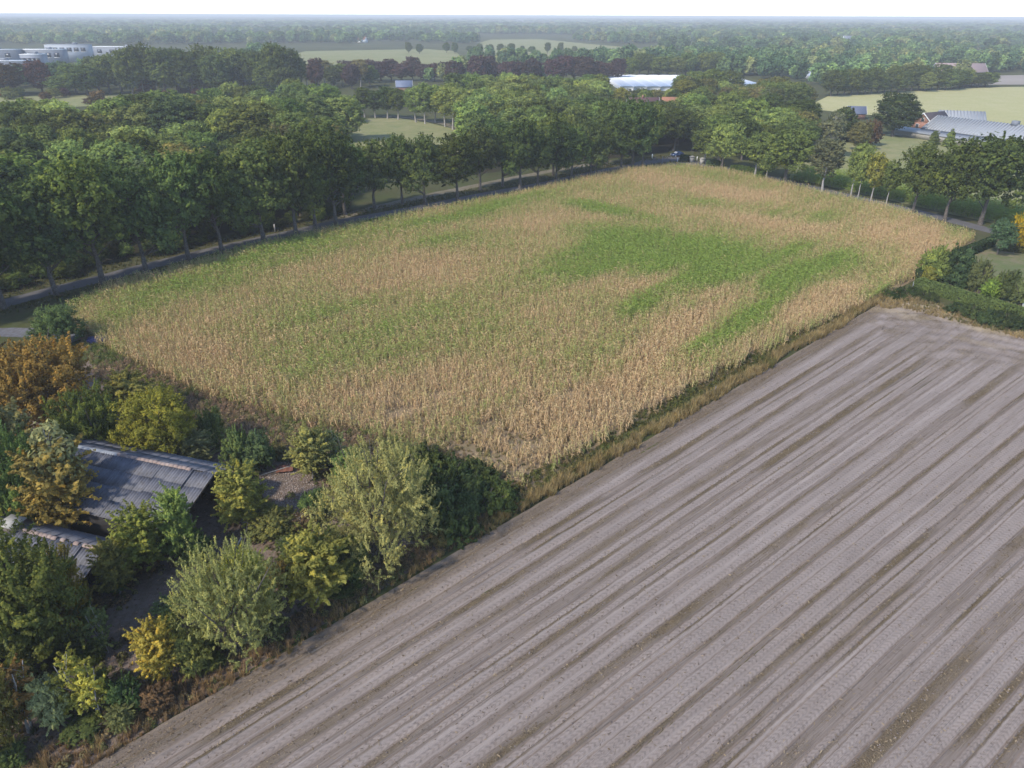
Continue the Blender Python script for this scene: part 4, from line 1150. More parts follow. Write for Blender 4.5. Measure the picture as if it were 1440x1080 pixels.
def barn(name, label, R, L, hw, ze, zr, rows, ridge_from, ridge_to, flash, back):
    """R: ground point below the open gable's ridge; local +x runs back along the ridge, +y is the slope towards the field"""
    t_ = thing(name, label, 'barn', (R[0], R[1], 0), math.radians(162.7))
    sl = math.hypot(hw, zr - ze); an = math.atan2(zr - ze, hw)
    zb = zr - (zr - ze) * back / hw                 # the slope at the back is shorter
    HW, ZE = {1: hw, -1: back}, {1: ze, -1: zb}
    # timber frame under the roof: purlins and rafters
    fr = MB()
    for s_ in (-1, 1):
        for f in np.linspace(0.06, 0.97, 6):
            y, z = s_ * HW[s_] * f, zr - (zr - ZE[s_]) * f - 0.10
            fr.box(0.05, L, y - 0.06, y + 0.06, z - 0.08, z)
        for x_ in np.arange(0.4, L, 3.2):
            fr.add([(x_, 0, zr - 0.2), (x_ + 0.14, 0, zr - 0.2), (x_ + 0.14, s_ * HW[s_], ZE[s_] - 0.2), (x_, s_ * HW[s_], ZE[s_] - 0.2), (x_, 0, zr - 0.4), (x_ + 0.14, 0, zr - 0.4), (x_ + 0.14, s_ * HW[s_], ZE[s_] - 0.4), (x_, s_ * HW[s_], ZE[s_] - 0.4)],
                   [(0, 1, 2, 3), (7, 6, 5, 4), (0, 3, 7, 4), (1, 5, 6, 2)])
    roof = fr.build('roof', M_WOOD, t_)
    # posts and walls
    for x_ in np.arange(0.45, L, 3.2):
        for s_ in (-1, 1):
            MB().box(x_, x_ + 0.18, s_ * (HW[s_] - 0.3) - 0.09, s_ * (HW[s_] - 0.3) + 0.09, 0, ZE[s_] - 0.15).build('post', M_WOOD, t_)
    MB().box(1.0, L, hw - 0.24, hw - 0.12, 0, ze - 0.25).build('wall', M_DARKWOOD, t_)
    MB().box(1.0, L, -back + 0.12, -back + 0.24, 0, zb - 0.25).build('wall', M_DARKWOOD, t_)
    gy = [(-back + 0.25, 0), (hw - 0.25, 0), (hw - 0.25, ze - 0.3), (0, zr - 0.3), (-back + 0.25, zb - 0.3)]
    gw = mesh_np('gable_wall', [(L - 0.3, y, z) for y, z in gy] + [(L - 0.15, y, z) for y, z in gy], [np.array([[4, 3, 2, 1, 0], [5, 6, 7, 8, 9]]), np.array([[i, (i + 1) % 5, (i + 1) % 5 + 5, i + 5] for i in range(5)])], [M_DARKWOOD])
    obj('gable_wall', gw, t_)
    for k, y in enumerate(np.linspace(-back * 0.75, hw * 0.35, int(hw * 0.9))):     # remains of the boarding on the open gable
        z1 = zr - (zr - ze) * abs(y) / hw - 0.35
        MB().box(0.28, 0.34, y, y + 0.19, z1 - rng.uniform(0.5, 1.6), z1).build('board', M_DARKWOOD, t_)
    # sheets
    wd = 1.06
    ln = sl / rows
    rowsb = max(1, round(rows * back / hw))
    SM = {1: (rows, ln), -1: (rowsb, math.hypot(back, zr - zb) / rowsb)}
    for s_ in (1, -1):
        rows, ln = SM[s_]
        sm = sheet_mesh(wd + 0.06, ln + 0.14, 4, 0.032)
        for c in range(int(L / wd)):
            for r_ in range(rows):
                o = bpy.data.objects.new('roof_sheet', sm)
                COL.objects.link(o)
                o.parent = roof
                d = r_ * ln
                sag = -0.10 if (c == 1 and s_ == 1) else rng.normal(0, 0.006)
                lift = 0.006 * (rows - r_)
                zz = zr - math.sin(an) * d + 0.02 + sag + lift
                if s_ == 1:
                    o.location = (-0.25 + c * wd, math.cos(an) * d + 0.02, zz)
                    o.rotation_euler = (-an + rng.normal(0, 0.004), rng.normal(0, 0.004), 0)
                else:
                    o.location = (-0.25 + (c + 1) * wd, -math.cos(an) * d - 0.02, zz)
                    o.rotation_euler = (-an + rng.normal(0, 0.004), rng.normal(0, 0.004), math.pi)
    tm = tile_mesh(0.47, 0.16)
    x_ = ridge_from
    while x_ < ridge_to:
        if rng.random() > 0.06:
            o = bpy.data.objects.new('ridge_tile', tm); COL.objects.link(o); o.parent = roof
            o.location = (x_, 0, zr - 0.02 + rng.normal(0, 0.01)); o.rotation_euler = (0, rng.normal(0, 0.02), rng.normal(0, 0.03))
        x_ += 0.44
    if flash:
        MB().add([(flash, -0.25, zr + 0.0), (flash, 0, zr + 0.1), (flash, 0.22, zr + 0.0), (L, -0.25, zr + 0.0), (L, 0, zr + 0.1), (L, 0.22, zr + 0.0)], [(0, 1, 4, 3), (1, 2, 5, 4)]).build('ridge_flashing', M_STEEL, t_)
    # the verge rafter at the open end
    for s_ in (1, -1):
        MB().add([(-0.12, 0, zr - 0.06), (-0.05, 0, zr - 0.06), (-0.05, s_ * HW[s_], ZE[s_] - 0.06), (-0.12, s_ * HW[s_], ZE[s_] - 0.06), (-0.12, 0, zr - 0.26), (-0.05, 0, zr - 0.26), (-0.05, s_ * HW[s_], ZE[s_] - 0.26), (-0.12, s_ * HW[s_], ZE[s_] - 0.26)],
                 [(0, 1, 2, 3), (7, 6, 5, 4), (0, 3, 7, 4), (1, 5, 6, 2), (2, 6, 7, 3)]).build('verge_board', M_WOOD, t_)
    return t_
barn('long_barn', 'long derelict barn with corrugated grey roof and open dark gable', gp(298, 666, 4.5), 19.0, 5.7, 2.5, 4.5, 4, 2.1, 9.6, 9.8, 2.6)
b2 = barn('low_shed', 'low derelict shed with corrugated roof, pink ridge tiles and a vent box', gp(144, 773, 3.2), 16.0, 4.2, 1.55, 3.2, 3, 0.0, 16.0, None, 1.7)
vt = MB().box(8.3, 9.5, -0.55, 0.55, 2.9, 3.75).build('vent_box', M_WOOD, b2)
MB().box(8.1, 9.7, -0.75, 0.75, 3.75, 3.84).build('vent_cover', M_CONC, vt)

# ---------------------------------------------------------------- other buildings
def gable_house(name, label, cat, loc, rotz, L, hw, ze, zr, wallm, roofm, over=0.4, trim=None, windows=(), door=None, chimney=False, ribs=0):
    """local x along the ridge (0..L), y across"""
    t_ = thing(name, label, cat, (loc[0], loc[1], 0), rotz)
    MB().box(0, L, -hw, hw, 0, ze).gable(0, hw, ze + 0.003, zr, 0.25).gable(L - 0.25, hw, ze + 0.003, zr, 0.25).build('wall', wallm, t_)
    k = (zr - ze) / hw
    rf_ = MB()
    yo, zo = hw + over, ze - over * k
    th = 0.14
    for s_ in (1, -1):
        rf_.add([(-over, 0, zr + 0.16), (L + over, 0, zr + 0.16), (L + over, s_ * yo, zo + 0.16), (-over, s_ * yo, zo + 0.16), (-over, 0, zr + 0.16 - th), (L + over, 0, zr + 0.16 - th), (L + over, s_ * yo, zo + 0.16 - th), (-over, s_ * yo, zo + 0.16 - th)],
                [(0, 1, 2, 3), (7, 6, 5, 4), (2, 6, 7, 3), (0, 3, 7, 4), (1, 5, 6, 2)])
        if ribs:
            for x_ in np.arange(0, L, ribs):
                rf_.add([(x_, s_ * 0.1, zr + 0.14), (x_ + ribs * 0.35, s_ * 0.1, zr + 0.14), (x_ + ribs * 0.35, s_ * (yo - 0.05), zo + 0.18), (x_, s_ * (yo - 0.05), zo + 0.18), (x_ + ribs * 0.1, s_ * 0.1, zr + 0.36), (x_ + ribs * 0.25, s_ * 0.1, zr + 0.36), (x_ + ribs * 0.25, s_ * (yo - 0.05), zo + 0.4), (x_ + ribs * 0.1, s_ * (yo - 0.05), zo + 0.4)],
                        [(4, 5, 6, 7), (0, 4, 7, 3), (5, 1, 2, 6), (2, 3, 7, 6), (0, 1, 5, 4)])
    r_ = rf_.build('roof', roofm, t_)
    if chimney:
        MB().box(L * 0.45, L * 0.45 + 0.7, -0.35, 0.35, zr - 0.3, zr + 1.1).build('chimney', M_BRICK, r_)
    if trim:
        for x_ in (-over - 0.06, L + over):
            for s_ in (1, -1):
                MB().add([(x_, 0, zr + 0.22), (x_ + 0.06, 0, zr + 0.22), (x_ + 0.06, s_ * yo, zo + 0.22), (x_, s_ * yo, zo + 0.22), (x_, 0, zr - 0.28), (x_ + 0.06, 0, zr - 0.28), (x_ + 0.06, s_ * yo, zo - 0.28), (x_, s_ * yo, zo - 0.28)],
                         [(0, 1, 2, 3), (7, 6, 5, 4), (0, 3, 7, 4), (1, 5, 6, 2), (2, 6, 7, 3)]).build('barge_board', trim, r_)
    for (side, u0, u1, z0, z1) in windows:
        fr, pn = MB(), MB()
        if side in (1, -1):
            y0 = side * hw
            fr.box(u0 - 0.08, u1 + 0.08, min(y0, y0 + side * 0.07), max(y0, y0 + side * 0.07), z0 - 0.08, z1 + 0.08)
            pn.box(u0, u1, min(y0 + side * 0.06, y0 + side * 0.085), max(y0 + side * 0.06, y0 + side * 0.085), z0, z1)
        else:
            x0, d = (0, -1) if side == 'a' else (L, 1)
            fr.box(min(x0, x0 + d * 0.07), max(x0, x0 + d * 0.07), u0 - 0.08, u1 + 0.08, z0 - 0.08, z1 + 0.08)
            pn.box(min(x0 + d * 0.06, x0 + d * 0.085), max(x0 + d * 0.06, x0 + d * 0.085), u0, u1, z0, z1)
        w_ = fr.build('window', M_WHITE, t_)
        pn.build('pane', M_GLASS, w_)
    return t_

# long poultry shed on the right, with its lower lean-to
SR, SA = gp(1319.5, 163, 7.0), math.radians(-60.8)
sh = gable_house('long_shed', 'long grey corrugated farm shed with lower lean-to roof and small vents', 'shed', SR, SA, 70.0, 8.0, 3.1, 7.0, M_CONC, M_STEEL, 0.3, M_WHITE, [(-1, 6 + 7 * k, 8.2 + 7 * k, 1.2, 2.2) for k in range(8)], ribs=1.15)
lt = MB()
lt.add([(-9, -8.35, 2.95), (70, -8.35, 2.95), (70, -13.2, 2.0), (-9, -13.2, 2.0), (-9, -8.35, 2.83), (70, -8.35, 2.83), (70, -13.2, 1.88), (-9, -13.2, 1.88)], [(0, 3, 2, 1), (4, 5, 6, 7), (0, 4, 7, 3), (1, 2, 6, 5), (3, 7, 6, 2), (0, 1, 5, 4)])
lr = lt.build('lean_to_roof', M_STEEL, sh)
MB().box(-8.7, 69.7, -12.9, -8.38, 0, 1.86).build('lean_to_wall', M_CONC, sh)
for x_ in (8, 21, 35):
    MB().box(x_, x_ + 0.9, -10.9, -10.0, 2.4, 3.2).build('vent', M_GREYSTEEL, lr)
MB().box(27, 29, -0.9, 0.9, 6.7, 8.3).build('ridge_vent', M_GREYSTEEL, sh)
p0 = gp(1300, 184)
gable_house('farmhouse', 'brick farmhouse with white barge boards beside the long shed', 'house', gp(1294, 184), math.radians(28), 12, 4.2, 3.2, 6.6, M_BRICK, M_DARKROOF, 0.4, M_WHITE, [('a', -2.6, -1.4, 1.0, 2.4), ('a', 1.2, 2.4, 1.0, 2.4), ('a', -0.6, 0.6, 3.6, 4.8), (-1, 3, 4.4, 1.0, 2.4), (-1, 7, 8.4, 1.0, 2.4)])
gable_house('grey_shed', 'low grey shed roof between the farmhouse and the pale field', 'shed', gp(1316, 178), math.radians(-18), 16, 6.0, 3.0, 6.2, M_CONC, M_STEEL, 0.4, None, ribs=1.2)
gable_house('slate_house', 'outbuilding with slate blue roof left of the round tree', 'house', gp(1190, 166), math.radians(-12), 7, 3.4, 2.4, 4.9, M_BRICK, plain('slate', (0.12, 0.14, 0.2), 0.6), 0.4, M_WHITE, [(-1, 3, 4, 1, 2)])
gable_house('village_house', 'house with purple-brown tiled roof and white gable trim among the trees', 'house', gp(882, 168), math.radians(8), 13, 4.6, 3.8, 8.7, M_WHITE, plain('brown_tiles', (0.15, 0.085, 0.085), 0.8), 0.5, M_WHITE, [('a', -1, 1, 4.5, 6.0), (-1, 3, 4.4, 1, 2.6)], chimney=True)
gable_house('village_house', 'house with orange tiled roof among the trees', 'house', gp(930, 162), math.radians(-6), 7, 4.2, 3.4, 7.6, M_BRICK, M_REDROOF, 0.5, None, [(-1, 3, 4.4, 1, 2.6)])
gable_house('cottage', 'small house with blue-grey roof in front of the copper beeches', 'house', gp(558, 128), math.radians(8), 9, 4.0, 2.6, 5.6, M_BRICK, plain('blue_tiles', (0.16, 0.19, 0.27), 0.6), 0.4, M_WHITE)
gable_house('brown_barn', 'wide barn with dull brown roof beside the pale pasture', 'barn', gp(318, 88), math.radians(-4), 26, 7.5, 4, 9.5, M_BRICK, plain('dull_tiles', (0.19, 0.17, 0.17), 0.8), 0.5)
gable_house('pink_barn', 'pale pinkish farm building above the hedgerow trees', 'barn', gp(1312, 108), math.radians(-6), 34, 8, 4.2, 9.4, plain('pale_plaster', (0.55, 0.45, 0.4), 0.8), plain('pink_tiles', (0.34, 0.25, 0.24), 0.8), 0.5, M_WHITE, [(-1, 5 + 5 * k, 7.4 + 5 * k, 1.2, 3.0) for k in range(6)])

def hall(name, label, x0, x1, yb, yt, depth, rotz, wallm, roofm, stripes=0, seed=0):
    """flat roofed industrial hall: front edge between two photo pixels"""
    a, b = np.array(gp(x0, yb)), np.array(gp(x1, yb))
    Lf = np.hypot(*(b - a))
    hgt = h_at(a[1], x0, yt)
    t_ = thing(name, label, 'hall', (a[0], a[1], 0), rotz)
    MB().box(0, Lf, 0, depth, 0, hgt).build('wall', wallm, t_)
    r_ = MB().box(-0.1, Lf + 0.1, -0.1, depth + 0.1, hgt + 0.004, hgt + 0.35).build('roof', roofm, t_)
    MB().box(Lf * 0.62, Lf * 0.7, depth * 0.4, depth * 0.7, hgt + 0.354, hgt + 1.8).build('roof_unit', M_GREYSTEEL, r_)
    for k in range(stripes):
        u = Lf * (k + 0.5) / stripes
        w_ = MB().box(u - 2.2, u + 2.2, -0.12, -0.003, hgt - 5.6, hgt - 2.2).build('window', M_GLASS, t_)
        MB().box(u - 2.4, u + 2.4, -0.22, -0.003, hgt - 5.9, hgt - 5.603).build('sill', M_WHITE, w_)
    return t_
hall('factory_hall', 'dark grey factory hall with white flat roof behind the russet tree', -60, 44, 113, 86, 11, 0.0, M_GREYSTEEL, M_WHITE, 5)
hall('factory_hall', 'pale grey factory hall with glazed entrance bays', 35, 62, 106, 77, 11, 0.0, plain('pale_cladding', (0.24, 0.26, 0.3), 0.6), M_WHITE, 4)
hall('factory_hall', 'tall white roofed factory hall behind the glazed one', 32, 92, 96, 70, 11, 0.0, M_GREYSTEEL, M_WHITE, 5)
hall('factory_hall', 'long pale factory wall rising behind the other halls', 68, 128, 88, 63, 11, 0.0, plain('white_cladding', (0.36, 0.39, 0.43), 0.6), M_STEEL, 6)
hall('factory_hall', 'low white roof stretching behind the tall dark trees', 134, 205, 84, 66, 11, 0.0, M_GREYSTEEL, M_WHITE, 4)
hall('factory_hall', 'leftmost white factory roof at the edge of the estate', -60, 30, 97, 70, 11, 0.0, M_GREYSTEEL, M_WHITE, 4)

# white polytunnels
M_FILM = plain('tunnel_film', (0.82, 0.83, 0.84), 0.45, 0.06, 0.4, 0.3)
def polytunnel(label, x0, yb, spans, width, length, hgt, rotz):
    a = gp(x0, yb)
    t_ = thing('polytunnel', label, 'greenhouse', (a[0], a[1], 0), rotz)
    n = 10
    q = np.linspace(0, math.pi, n + 1)
    for k in range(spans):
        V = []
        for y in (0, length):
            V += [(k * width + width / 2 - math.cos(u) * (width / 2 - 0.06), y, 2.2 + math.sin(u) * hgt) for u in q]
            V += [(k * width + 0.06, y, 0), (k * width + width - 0.06, y, 0)]
        m_ = n + 3
        i = np.arange(n)
        Qd = [np.stack([i, i + 1, i + 1 + m_, i + m_], 1), np.array([[n + 1, 0, m_, n + 1 + m_], [n, n + 2, n + 2 + m_, n + m_]])]
        ends = [list(range(n + 1)) + [n + 2, n + 1], [m_ + v for v in [n + 1, n + 2] + list(range(n, -1, -1))]]
        me = mesh_np('tunnel_span', V, [np.vstack(Qd), np.array(ends)], [M_FILM])
        obj('tunnel_span', me, t_)
    return t_
polytunnel('large white multi-span polytunnel behind the village houses', 872, 127.5, 7, 8.0, 95, 0.3, 0.0)
polytunnel('white polytunnel end right of the broad green trees', 1036, 124, 2, 8.0, 60, 0.3, 0.0)
polytunnel('white polytunnel roofs showing through the far hedgerow', 1140, 112, 5, 8.0, 50, 0.3, -0.1)
polytunnel('white polytunnel roofs left of the pink farm building', 1210, 110, 8, 8.0, 50, 0.3, -0.1)
for k, (x, y) in enumerate([(432, 55), (447, 54), (458, 55), (505, 60), (1140, 63), (1185, 58), (1212, 50), (1280, 55), (1345, 52), (1430, 60), (980, 52), (700, 45), (232, 55), (145, 50), (1060, 47)]):
    gable_house('far_house', 'tiny pale house among the distant trees', 'house', gp(x, y), rng.uniform(-0.6, 0.6), 14, 4.5, 5.0, 9.0, M_WHITE, M_REDROOF if k % 3 == 0 else M_GREYSTEEL, 0.4)['group'] = 'distant houses among the trees'

# ---------------------------------------------------------------- car, pillars, posts, poles
def car(loc, rotz):
    t_ = thing('parked_car', 'dark blue hatchback parked at the road junction', 'car', (loc[0], loc[1], 0.03), rotz)
    prof = [(-2.0, 0.35), (-2.05, 0.75), (-1.9, 0.95), (-1.75, 1.05), (-1.2, 1.45), (0.25, 1.5), (0.95, 1.02), (1.75, 0.88), (2.02, 0.7), (2.05, 0.35)]
    def shell(pr, hw0, hw1, zsplit):
        bm = MB(); n = len(pr)
        V = []
        for s_ in (-1, 1):
            V += [(x, s_ * (hw1 if z > zsplit else hw0), z) for x, z in pr]
        Qd = [(i, i + 1, n + i + 1, n + i) for i in range(n - 1)] + [(n - 1, 0, n, 2 * n - 1)]
        me = mesh_np('body', V, [np.array(Qd), np.array([list(range(n))[::-1], [n + i for i in range(n)]])], [M_CARPAINT])
        return me
    body = obj('body', shell(prof, 0.86, 0.70, 1.2), t_)
    for s_ in (-1, 1):
        for x0, x1, a, b in ((-1.25, -0.45, -1.05, -0.45), (-0.35, 0.85, -0.35, 0.28)):
            MB().add([(x0, s_ * 0.872, 1.0), (x1, s_ * 0.872, 1.0), (b, s_ * 0.735, 1.4), (a, s_ * 0.735, 1.4)], [(0, 1, 2, 3)]).build('side_window', M_GLASS, t_)
        for x_ in (-1.25, 1.25):
            wl = MB().tube([(x_, s_ * 0.72, 0.31), (x_, s_ * 0.9, 0.31)], [0.31, 0.31], 14).build('wheel', M_TYRE, t_)
            MB().tube([(x_, s_ * 0.9, 0.31), (x_, s_ * 0.915, 0.31)], [0.2, 0.19], 12).build('rim', M_CHROME, wl)
        MB().box(1.93, 2.04, s_ * 0.62 - 0.16, s_ * 0.62 + 0.16, 0.66, 0.78).build('headlight', M_WHITE, t_)
        MB().box(-2.07, -1.98, s_ * 0.68 - 0.1, s_ * 0.68 + 0.1, 0.75, 0.98).build('tail_light', M_RED, t_)
        MB().box(0.62, 0.78, s_ * 0.98 - 0.09, s_ * 0.98 + 0.09, 0.98, 1.1).build('mirror', M_CARPAINT, t_)
    MB().add([(0.92, -0.7, 1.07), (0.92, 0.7, 1.07), (0.33, 0.62, 1.475), (0.33, -0.62, 1.475)], [(0, 1, 2, 3)]).build('windscreen', M_STEEL, t_)
    MB().add([(-1.72, -0.68, 1.1), (-1.25, -0.62, 1.44), (-1.25, 0.62, 1.44), (-1.72, 0.68, 1.1)], [(0, 1, 2, 3)]).build('rear_window', M_GLASS, t_)
    return t_
car(gp(952, 220), math.radians(205))

for (x, y, lab) in [(972.5, 228, 'pale stone pillar on the left of the driveway beside the junction'), (987, 230.5, 'pale stone pillar on the right of the driveway beside the trees')]:
    g_ = gp(x, y)
    t_ = thing('stone_pillar', lab, 'pillar', (g_[0], g_[1], 0), 0.3)
    MB().box(-0.6, 0.6, -0.5, 0.5, 0, 1.55).build('shaft', M_CONC, t_)
    MB().box(-0.72, 0.72, -0.62, 0.62, 1.553, 1.72).add([(-0.6, -0.5, 1.723), (0.6, -0.5, 1.723), (0.6, 0.5, 1.723), (-0.6, 0.5, 1.723), (0, 0, 1.95)], [], [(0, 1, 4), (1, 2, 4), (2, 3, 4), (3, 0, 4)]).build('cap', M_CONC, t_)
def post(x, y, h, w, mat, name, label, capm=None, lean=(0, 0), group=None):
    g_ = gp(x, y)
    t_ = thing(name, label, 'post', (g_[0], g_[1], 0), 0, group)
    t_.rotation_euler = (lean[0], lean[1], 0.4)
    MB().box(-w / 2, w / 2, -w / 2, w / 2, 0, h).build('shaft', mat, t_)
    MB().add([(-w / 2, -w / 2, h), (w / 2, -w / 2, h), (w / 2, w / 2, h), (-w / 2, w / 2, h), (0, 0, h + w * 0.6)], [], [(0, 1, 4), (1, 2, 4), (2, 3, 4), (3, 0, 4)]).build('tip', capm or mat, t_)
    return t_
post(917, 223, 1.3, 0.25, M_WHITE, 'marker_post', 'white marker post on the far verge of the junction')
post(952.5, 228, 1.2, 0.25, M_WHITE, 'marker_post', 'white marker post near the blue car')
post(980, 226, 1.2, 0.2, M_WHITE, 'marker_post', 'white marker post between the two stone pillars')
post(931, 232.5, 2.4, 0.12, M_GREYSTEEL, 'sign_post', 'thin grey post at the corn edge before the junction')
post(387, 326, 1.5, 0.3, M_CONC, 'marker_post', 'pale post under the dark trees beside the road')
post(1438, 433, 1.6, 0.25, M_WHITE, 'garden_post', 'white post behind the clipped hedge')
post(1284, 405, 1.2, 0.25, M_STEEL, 'marker_post', 'pale post at the corner of the clipped hedge and the corn')
post(1240, 465, 0.8, 0.08, M_WOOD, 'fence_stake', 'short wooden stake on the field edge near the straw')
post(1005, 556, 1.2, 0.1, M_WOOD, 'fence_stake', 'wooden stake in the golden grass strip')
def pole(a, b, r0, r1, mat, name, label, cat='pole'):
    o = MB().tube([a, tuple(0.5 * (p + q) for p, q in zip(a, b)), b], [r0, (r0 + r1) / 2, r1], 7).mesh(name, mat, True)
    c = np.array(a)
    me = o
    me.transform(Matrix.Translation((-a[0], -a[1], -a[2])))
    return tag(obj(name, me, None, a), label, cat)
a = gp(280, 768); b = gp(267, 722, 3.2)
pole((a[0], a[1], 0), (b[0], b[1] , 3.2), 0.05, 0.035, M_CONC, 'leaning_pole', 'pale pole leaning in the birch sapling before the barn')
a = gp(467, 655)
pole((a[0], a[1], 0), (a[0] - 0.25, a[1], 3.3), 0.06, 0.03, M_BARK_PALE, 'dead_pole', 'dead bare pole standing behind the rubble patch')
a, b = gp(368, 672), gp(445, 650)
pole((a[0], a[1], 0.3), (b[0], b[1], 0.5), 0.07, 0.05, M_BARK_PALE, 'fallen_trunk', 'thin fallen trunk lying behind the rubble patch', 'log')
a, b = gp(334, 768), gp(340, 757)
pole((a[0], a[1], 0.08), (b[0], b[1], 0.1), 0.07, 0.07, M_WHITE, 'pipe', 'short white pipe lying on the leaf litter', 'pipe')
a = gp(400, 668)
rs_ = MB()
for k in range(5):
    rs_.add([(k * 0.32, 0, 0.25 + 0.05 * (k % 2)), (k * 0.32 + 0.32, 0, 0.25 + 0.05 * ((k + 1) % 2)), (k * 0.32 + 0.32, 0.9, 0.45 + 0.05 * ((k + 1) % 2)), (k * 0.32, 0.9, 0.45 + 0.05 * (k % 2))], [(0, 1, 2, 3)])
tag(rs_.build('scrap_sheet', M_RED, None, (a[0] - 0.8, a[1], 0), 0.2), 'rusty red scrap sheet at the back of the rubble patch', 'scrap')
# cable reel-like trough and boards by the lower shed
a = gp(160, 812)
t_ = thing('trough', 'grey trough of boards at the gable of the lower shed', 'trough', (a[0], a[1], 0), math.radians(70))
MB().box(-0.9, 0.9, -0.35, 0.35, 0.05, 0.12).build('base', M_CONC, t_)
for s_ in (-1, 1):
    MB().box(-0.9, 0.9, s_ * 0.35 - 0.04, s_ * 0.35 + 0.04, 0.123, 0.6).build('side_board', M_CONC, t_)
a = gp(60, 478)
tag(MB().add([(0, 0, 0), (2.4, 0, 0), (2.4, 1.4, 0), (0, 1.4, 0), (0.1, 0.1, 0.7), (2.3, 0.1, 0.8), (2.3, 1.3, 0.9), (0.1, 1.3, 0.75)], [(4, 5, 6, 7), (0, 1, 5, 4), (1, 2, 6, 5), (2, 3, 7, 6), (3, 0, 4, 7)]).build('tarpaulin', plain('blue_tarp', (0.1, 0.1, 0.22), 0.6), None, (gp(122, 486)[0], gp(122, 486)[1], 0), 0.3), 'small blue tarpaulin heap at the corner of the cornfield', 'tarpaulin')

# ---------------------------------------------------------------- grasses and weeds
def tuft(seed, n, h, spreadr, wd, bend):
    r = np.random.default_rng(seed)
    az = r.uniform(0, 6.28, n)
    b = r.uniform(0, spreadr, (n, 1)) ** 1.0
    a2 = r.uniform(0, 6.28, (n, 1))
    f = np.array([0, 0.5, 1.0])
    hh_ = h * r.uniform(0.6, 1.15, (n, 1))
    bd = bend * r.uniform(0.3, 1.3, (n, 1)) * hh_
    P = np.stack([np.cos(a2) * b + np.cos(az)[:, None] * bd * f ** 2, np.sin(a2) * b + np.sin(az)[:, None] * bd * f ** 2, hh_ * f * (1 - 0.15 * f)], -1)
    V, Q = strips(P, np.array([wd, wd * 0.8, wd * 0.25])[None].repeat(n, 0), np.stack([-np.sin(az), np.cos(az), 0 * az], 1))
    return mesh_np('tuft', V, [Q], [M_LEAF_I], attrs={'tint': np.repeat(r.random(n) * 0.9, 6)})
def weed(seed, n, h, w):
    r = np.random.default_rng(seed)
    d = unit(n, r); d[:, 2] = np.abs(d[:, 2])
    pos = d * (r.random((n, 1)) ** 0.4) * np.array([w / 2, w / 2, h])
    V, Q = leaves_np(pos + np.array([0, 0, 0.03]), nrm(d + np.array([0, 0, 0.5]) + 0.5 * unit(n, r)), 0.13, 1.6, r)
    return mesh_np('weed', V, [Q], [M_LEAF_I], attrs={'tint': np.repeat(r.random(n) * 0.9, 4)})
TUFT = [tuft(500 + k, 26, 1.0, 0.18, 0.035, 0.35) for k in range(3)]
SHORT = [tuft(510 + k, 22, 0.45, 0.2, 0.04, 0.5) for k in range(3)]
WEED = [weed(520 + k, 90, 0.55, 0.9) for k in range(3)]

def sow(name, label, cat, P2, cols, src, sc=(0.8, 1.3), seed=0, z=0.02, patch=3.0):
    r = np.random.default_rng(seed)
    n = len(P2)
    k = np.clip(fbm(P2[:, 0] / patch, P2[:, 1] / patch, seed) * 1.7 - 0.35 + r.normal(0, 0.18, n), 0, 0.999)
    C = np.array(cols)
    f = k * (len(C) - 1)
    i = f.astype(int)
    col = C[i] + (C[i + 1] - C[i]) * (f - i)[:, None]
    col *= r.uniform(0.8, 1.2, (n, 1))
    s_ = r.uniform(sc[0], sc[1], n)
    return scatter(name, label, cat, np.stack([P2[:, 0], P2[:, 1], np.full(n, z)], 1), np.stack([r.normal(0, 0.12, n), r.normal(0, 0.12, n), r.uniform(0, 6.28, n)], 1), np.stack([s_, s_, s_ * r.uniform(0.8, 1.2, n)], 1), r.integers(0, len(src), n), col, src)

def band(s0, s1, a0, a1, dens, seed):
    r = np.random.default_rng(seed)
    n = int((s1 - s0) * (a1 - a0) * dens)
    a_ = r.uniform(a0, a1, n)
    s_ = r.uniform(s0, s1, n) + (fbm(a_ / 4, a_ * 0, seed) - 0.5) * 1.3 * (1 if s1 < 0 else 0)
    x_, y_ = fld(s_, a_)
    return np.stack([x_, y_], 1)
GOLD = [(0.21, 0.2, 0.075), (0.33, 0.25, 0.115), (0.44, 0.34, 0.17), (0.3, 0.24, 0.11)]
sow('golden_grass', 'tall golden dry grass strip along the edge of the bare field', 'grass', band(-1.5, -0.15, 34, 116, 11, 71), GOLD, TUFT, (0.75, 1.15), 71)
sow('edge_weeds', 'short green and brown weeds between golden grass and corn', 'weeds', band(-4.2, -1.4, 36, 116, 9, 72), [(0.13, 0.15, 0.05), (0.22, 0.18, 0.08), (0.1, 0.13, 0.04), (0.16, 0.16, 0.055)], SHORT + WEED[:1], (0.5, 0.95), 72)
sow('brown_grass', 'dry brown grass strip below the willows along the bare field', 'grass', band(-3.2, -0.1, -22, 36, 11, 73), [(0.28, 0.18, 0.1), (0.36, 0.25, 0.13), (0.23, 0.2, 0.085)], TUFT + SHORT, (0.45, 0.85), 73)
WEEDP = poly_px([(100, 452), (150, 484), (300, 549), (440, 589), (560, 610), (670, 648), (720, 672), (690, 690), (560, 660), (470, 690), (410, 650), (330, 650), (270, 610), (200, 570), (140, 540)])
sow('brown_weeds', 'brown and green weeds between the cornfield and the yard', 'weeds', spread(WEEDP, 0.36, 0.5, 74), [(0.17, 0.2, 0.07), (0.3, 0.215, 0.15), (0.37, 0.27, 0.185), (0.24, 0.25, 0.1), (0.18, 0.23, 0.075)], TUFT + WEED, (0.45, 0.95), 74, patch=4.0)
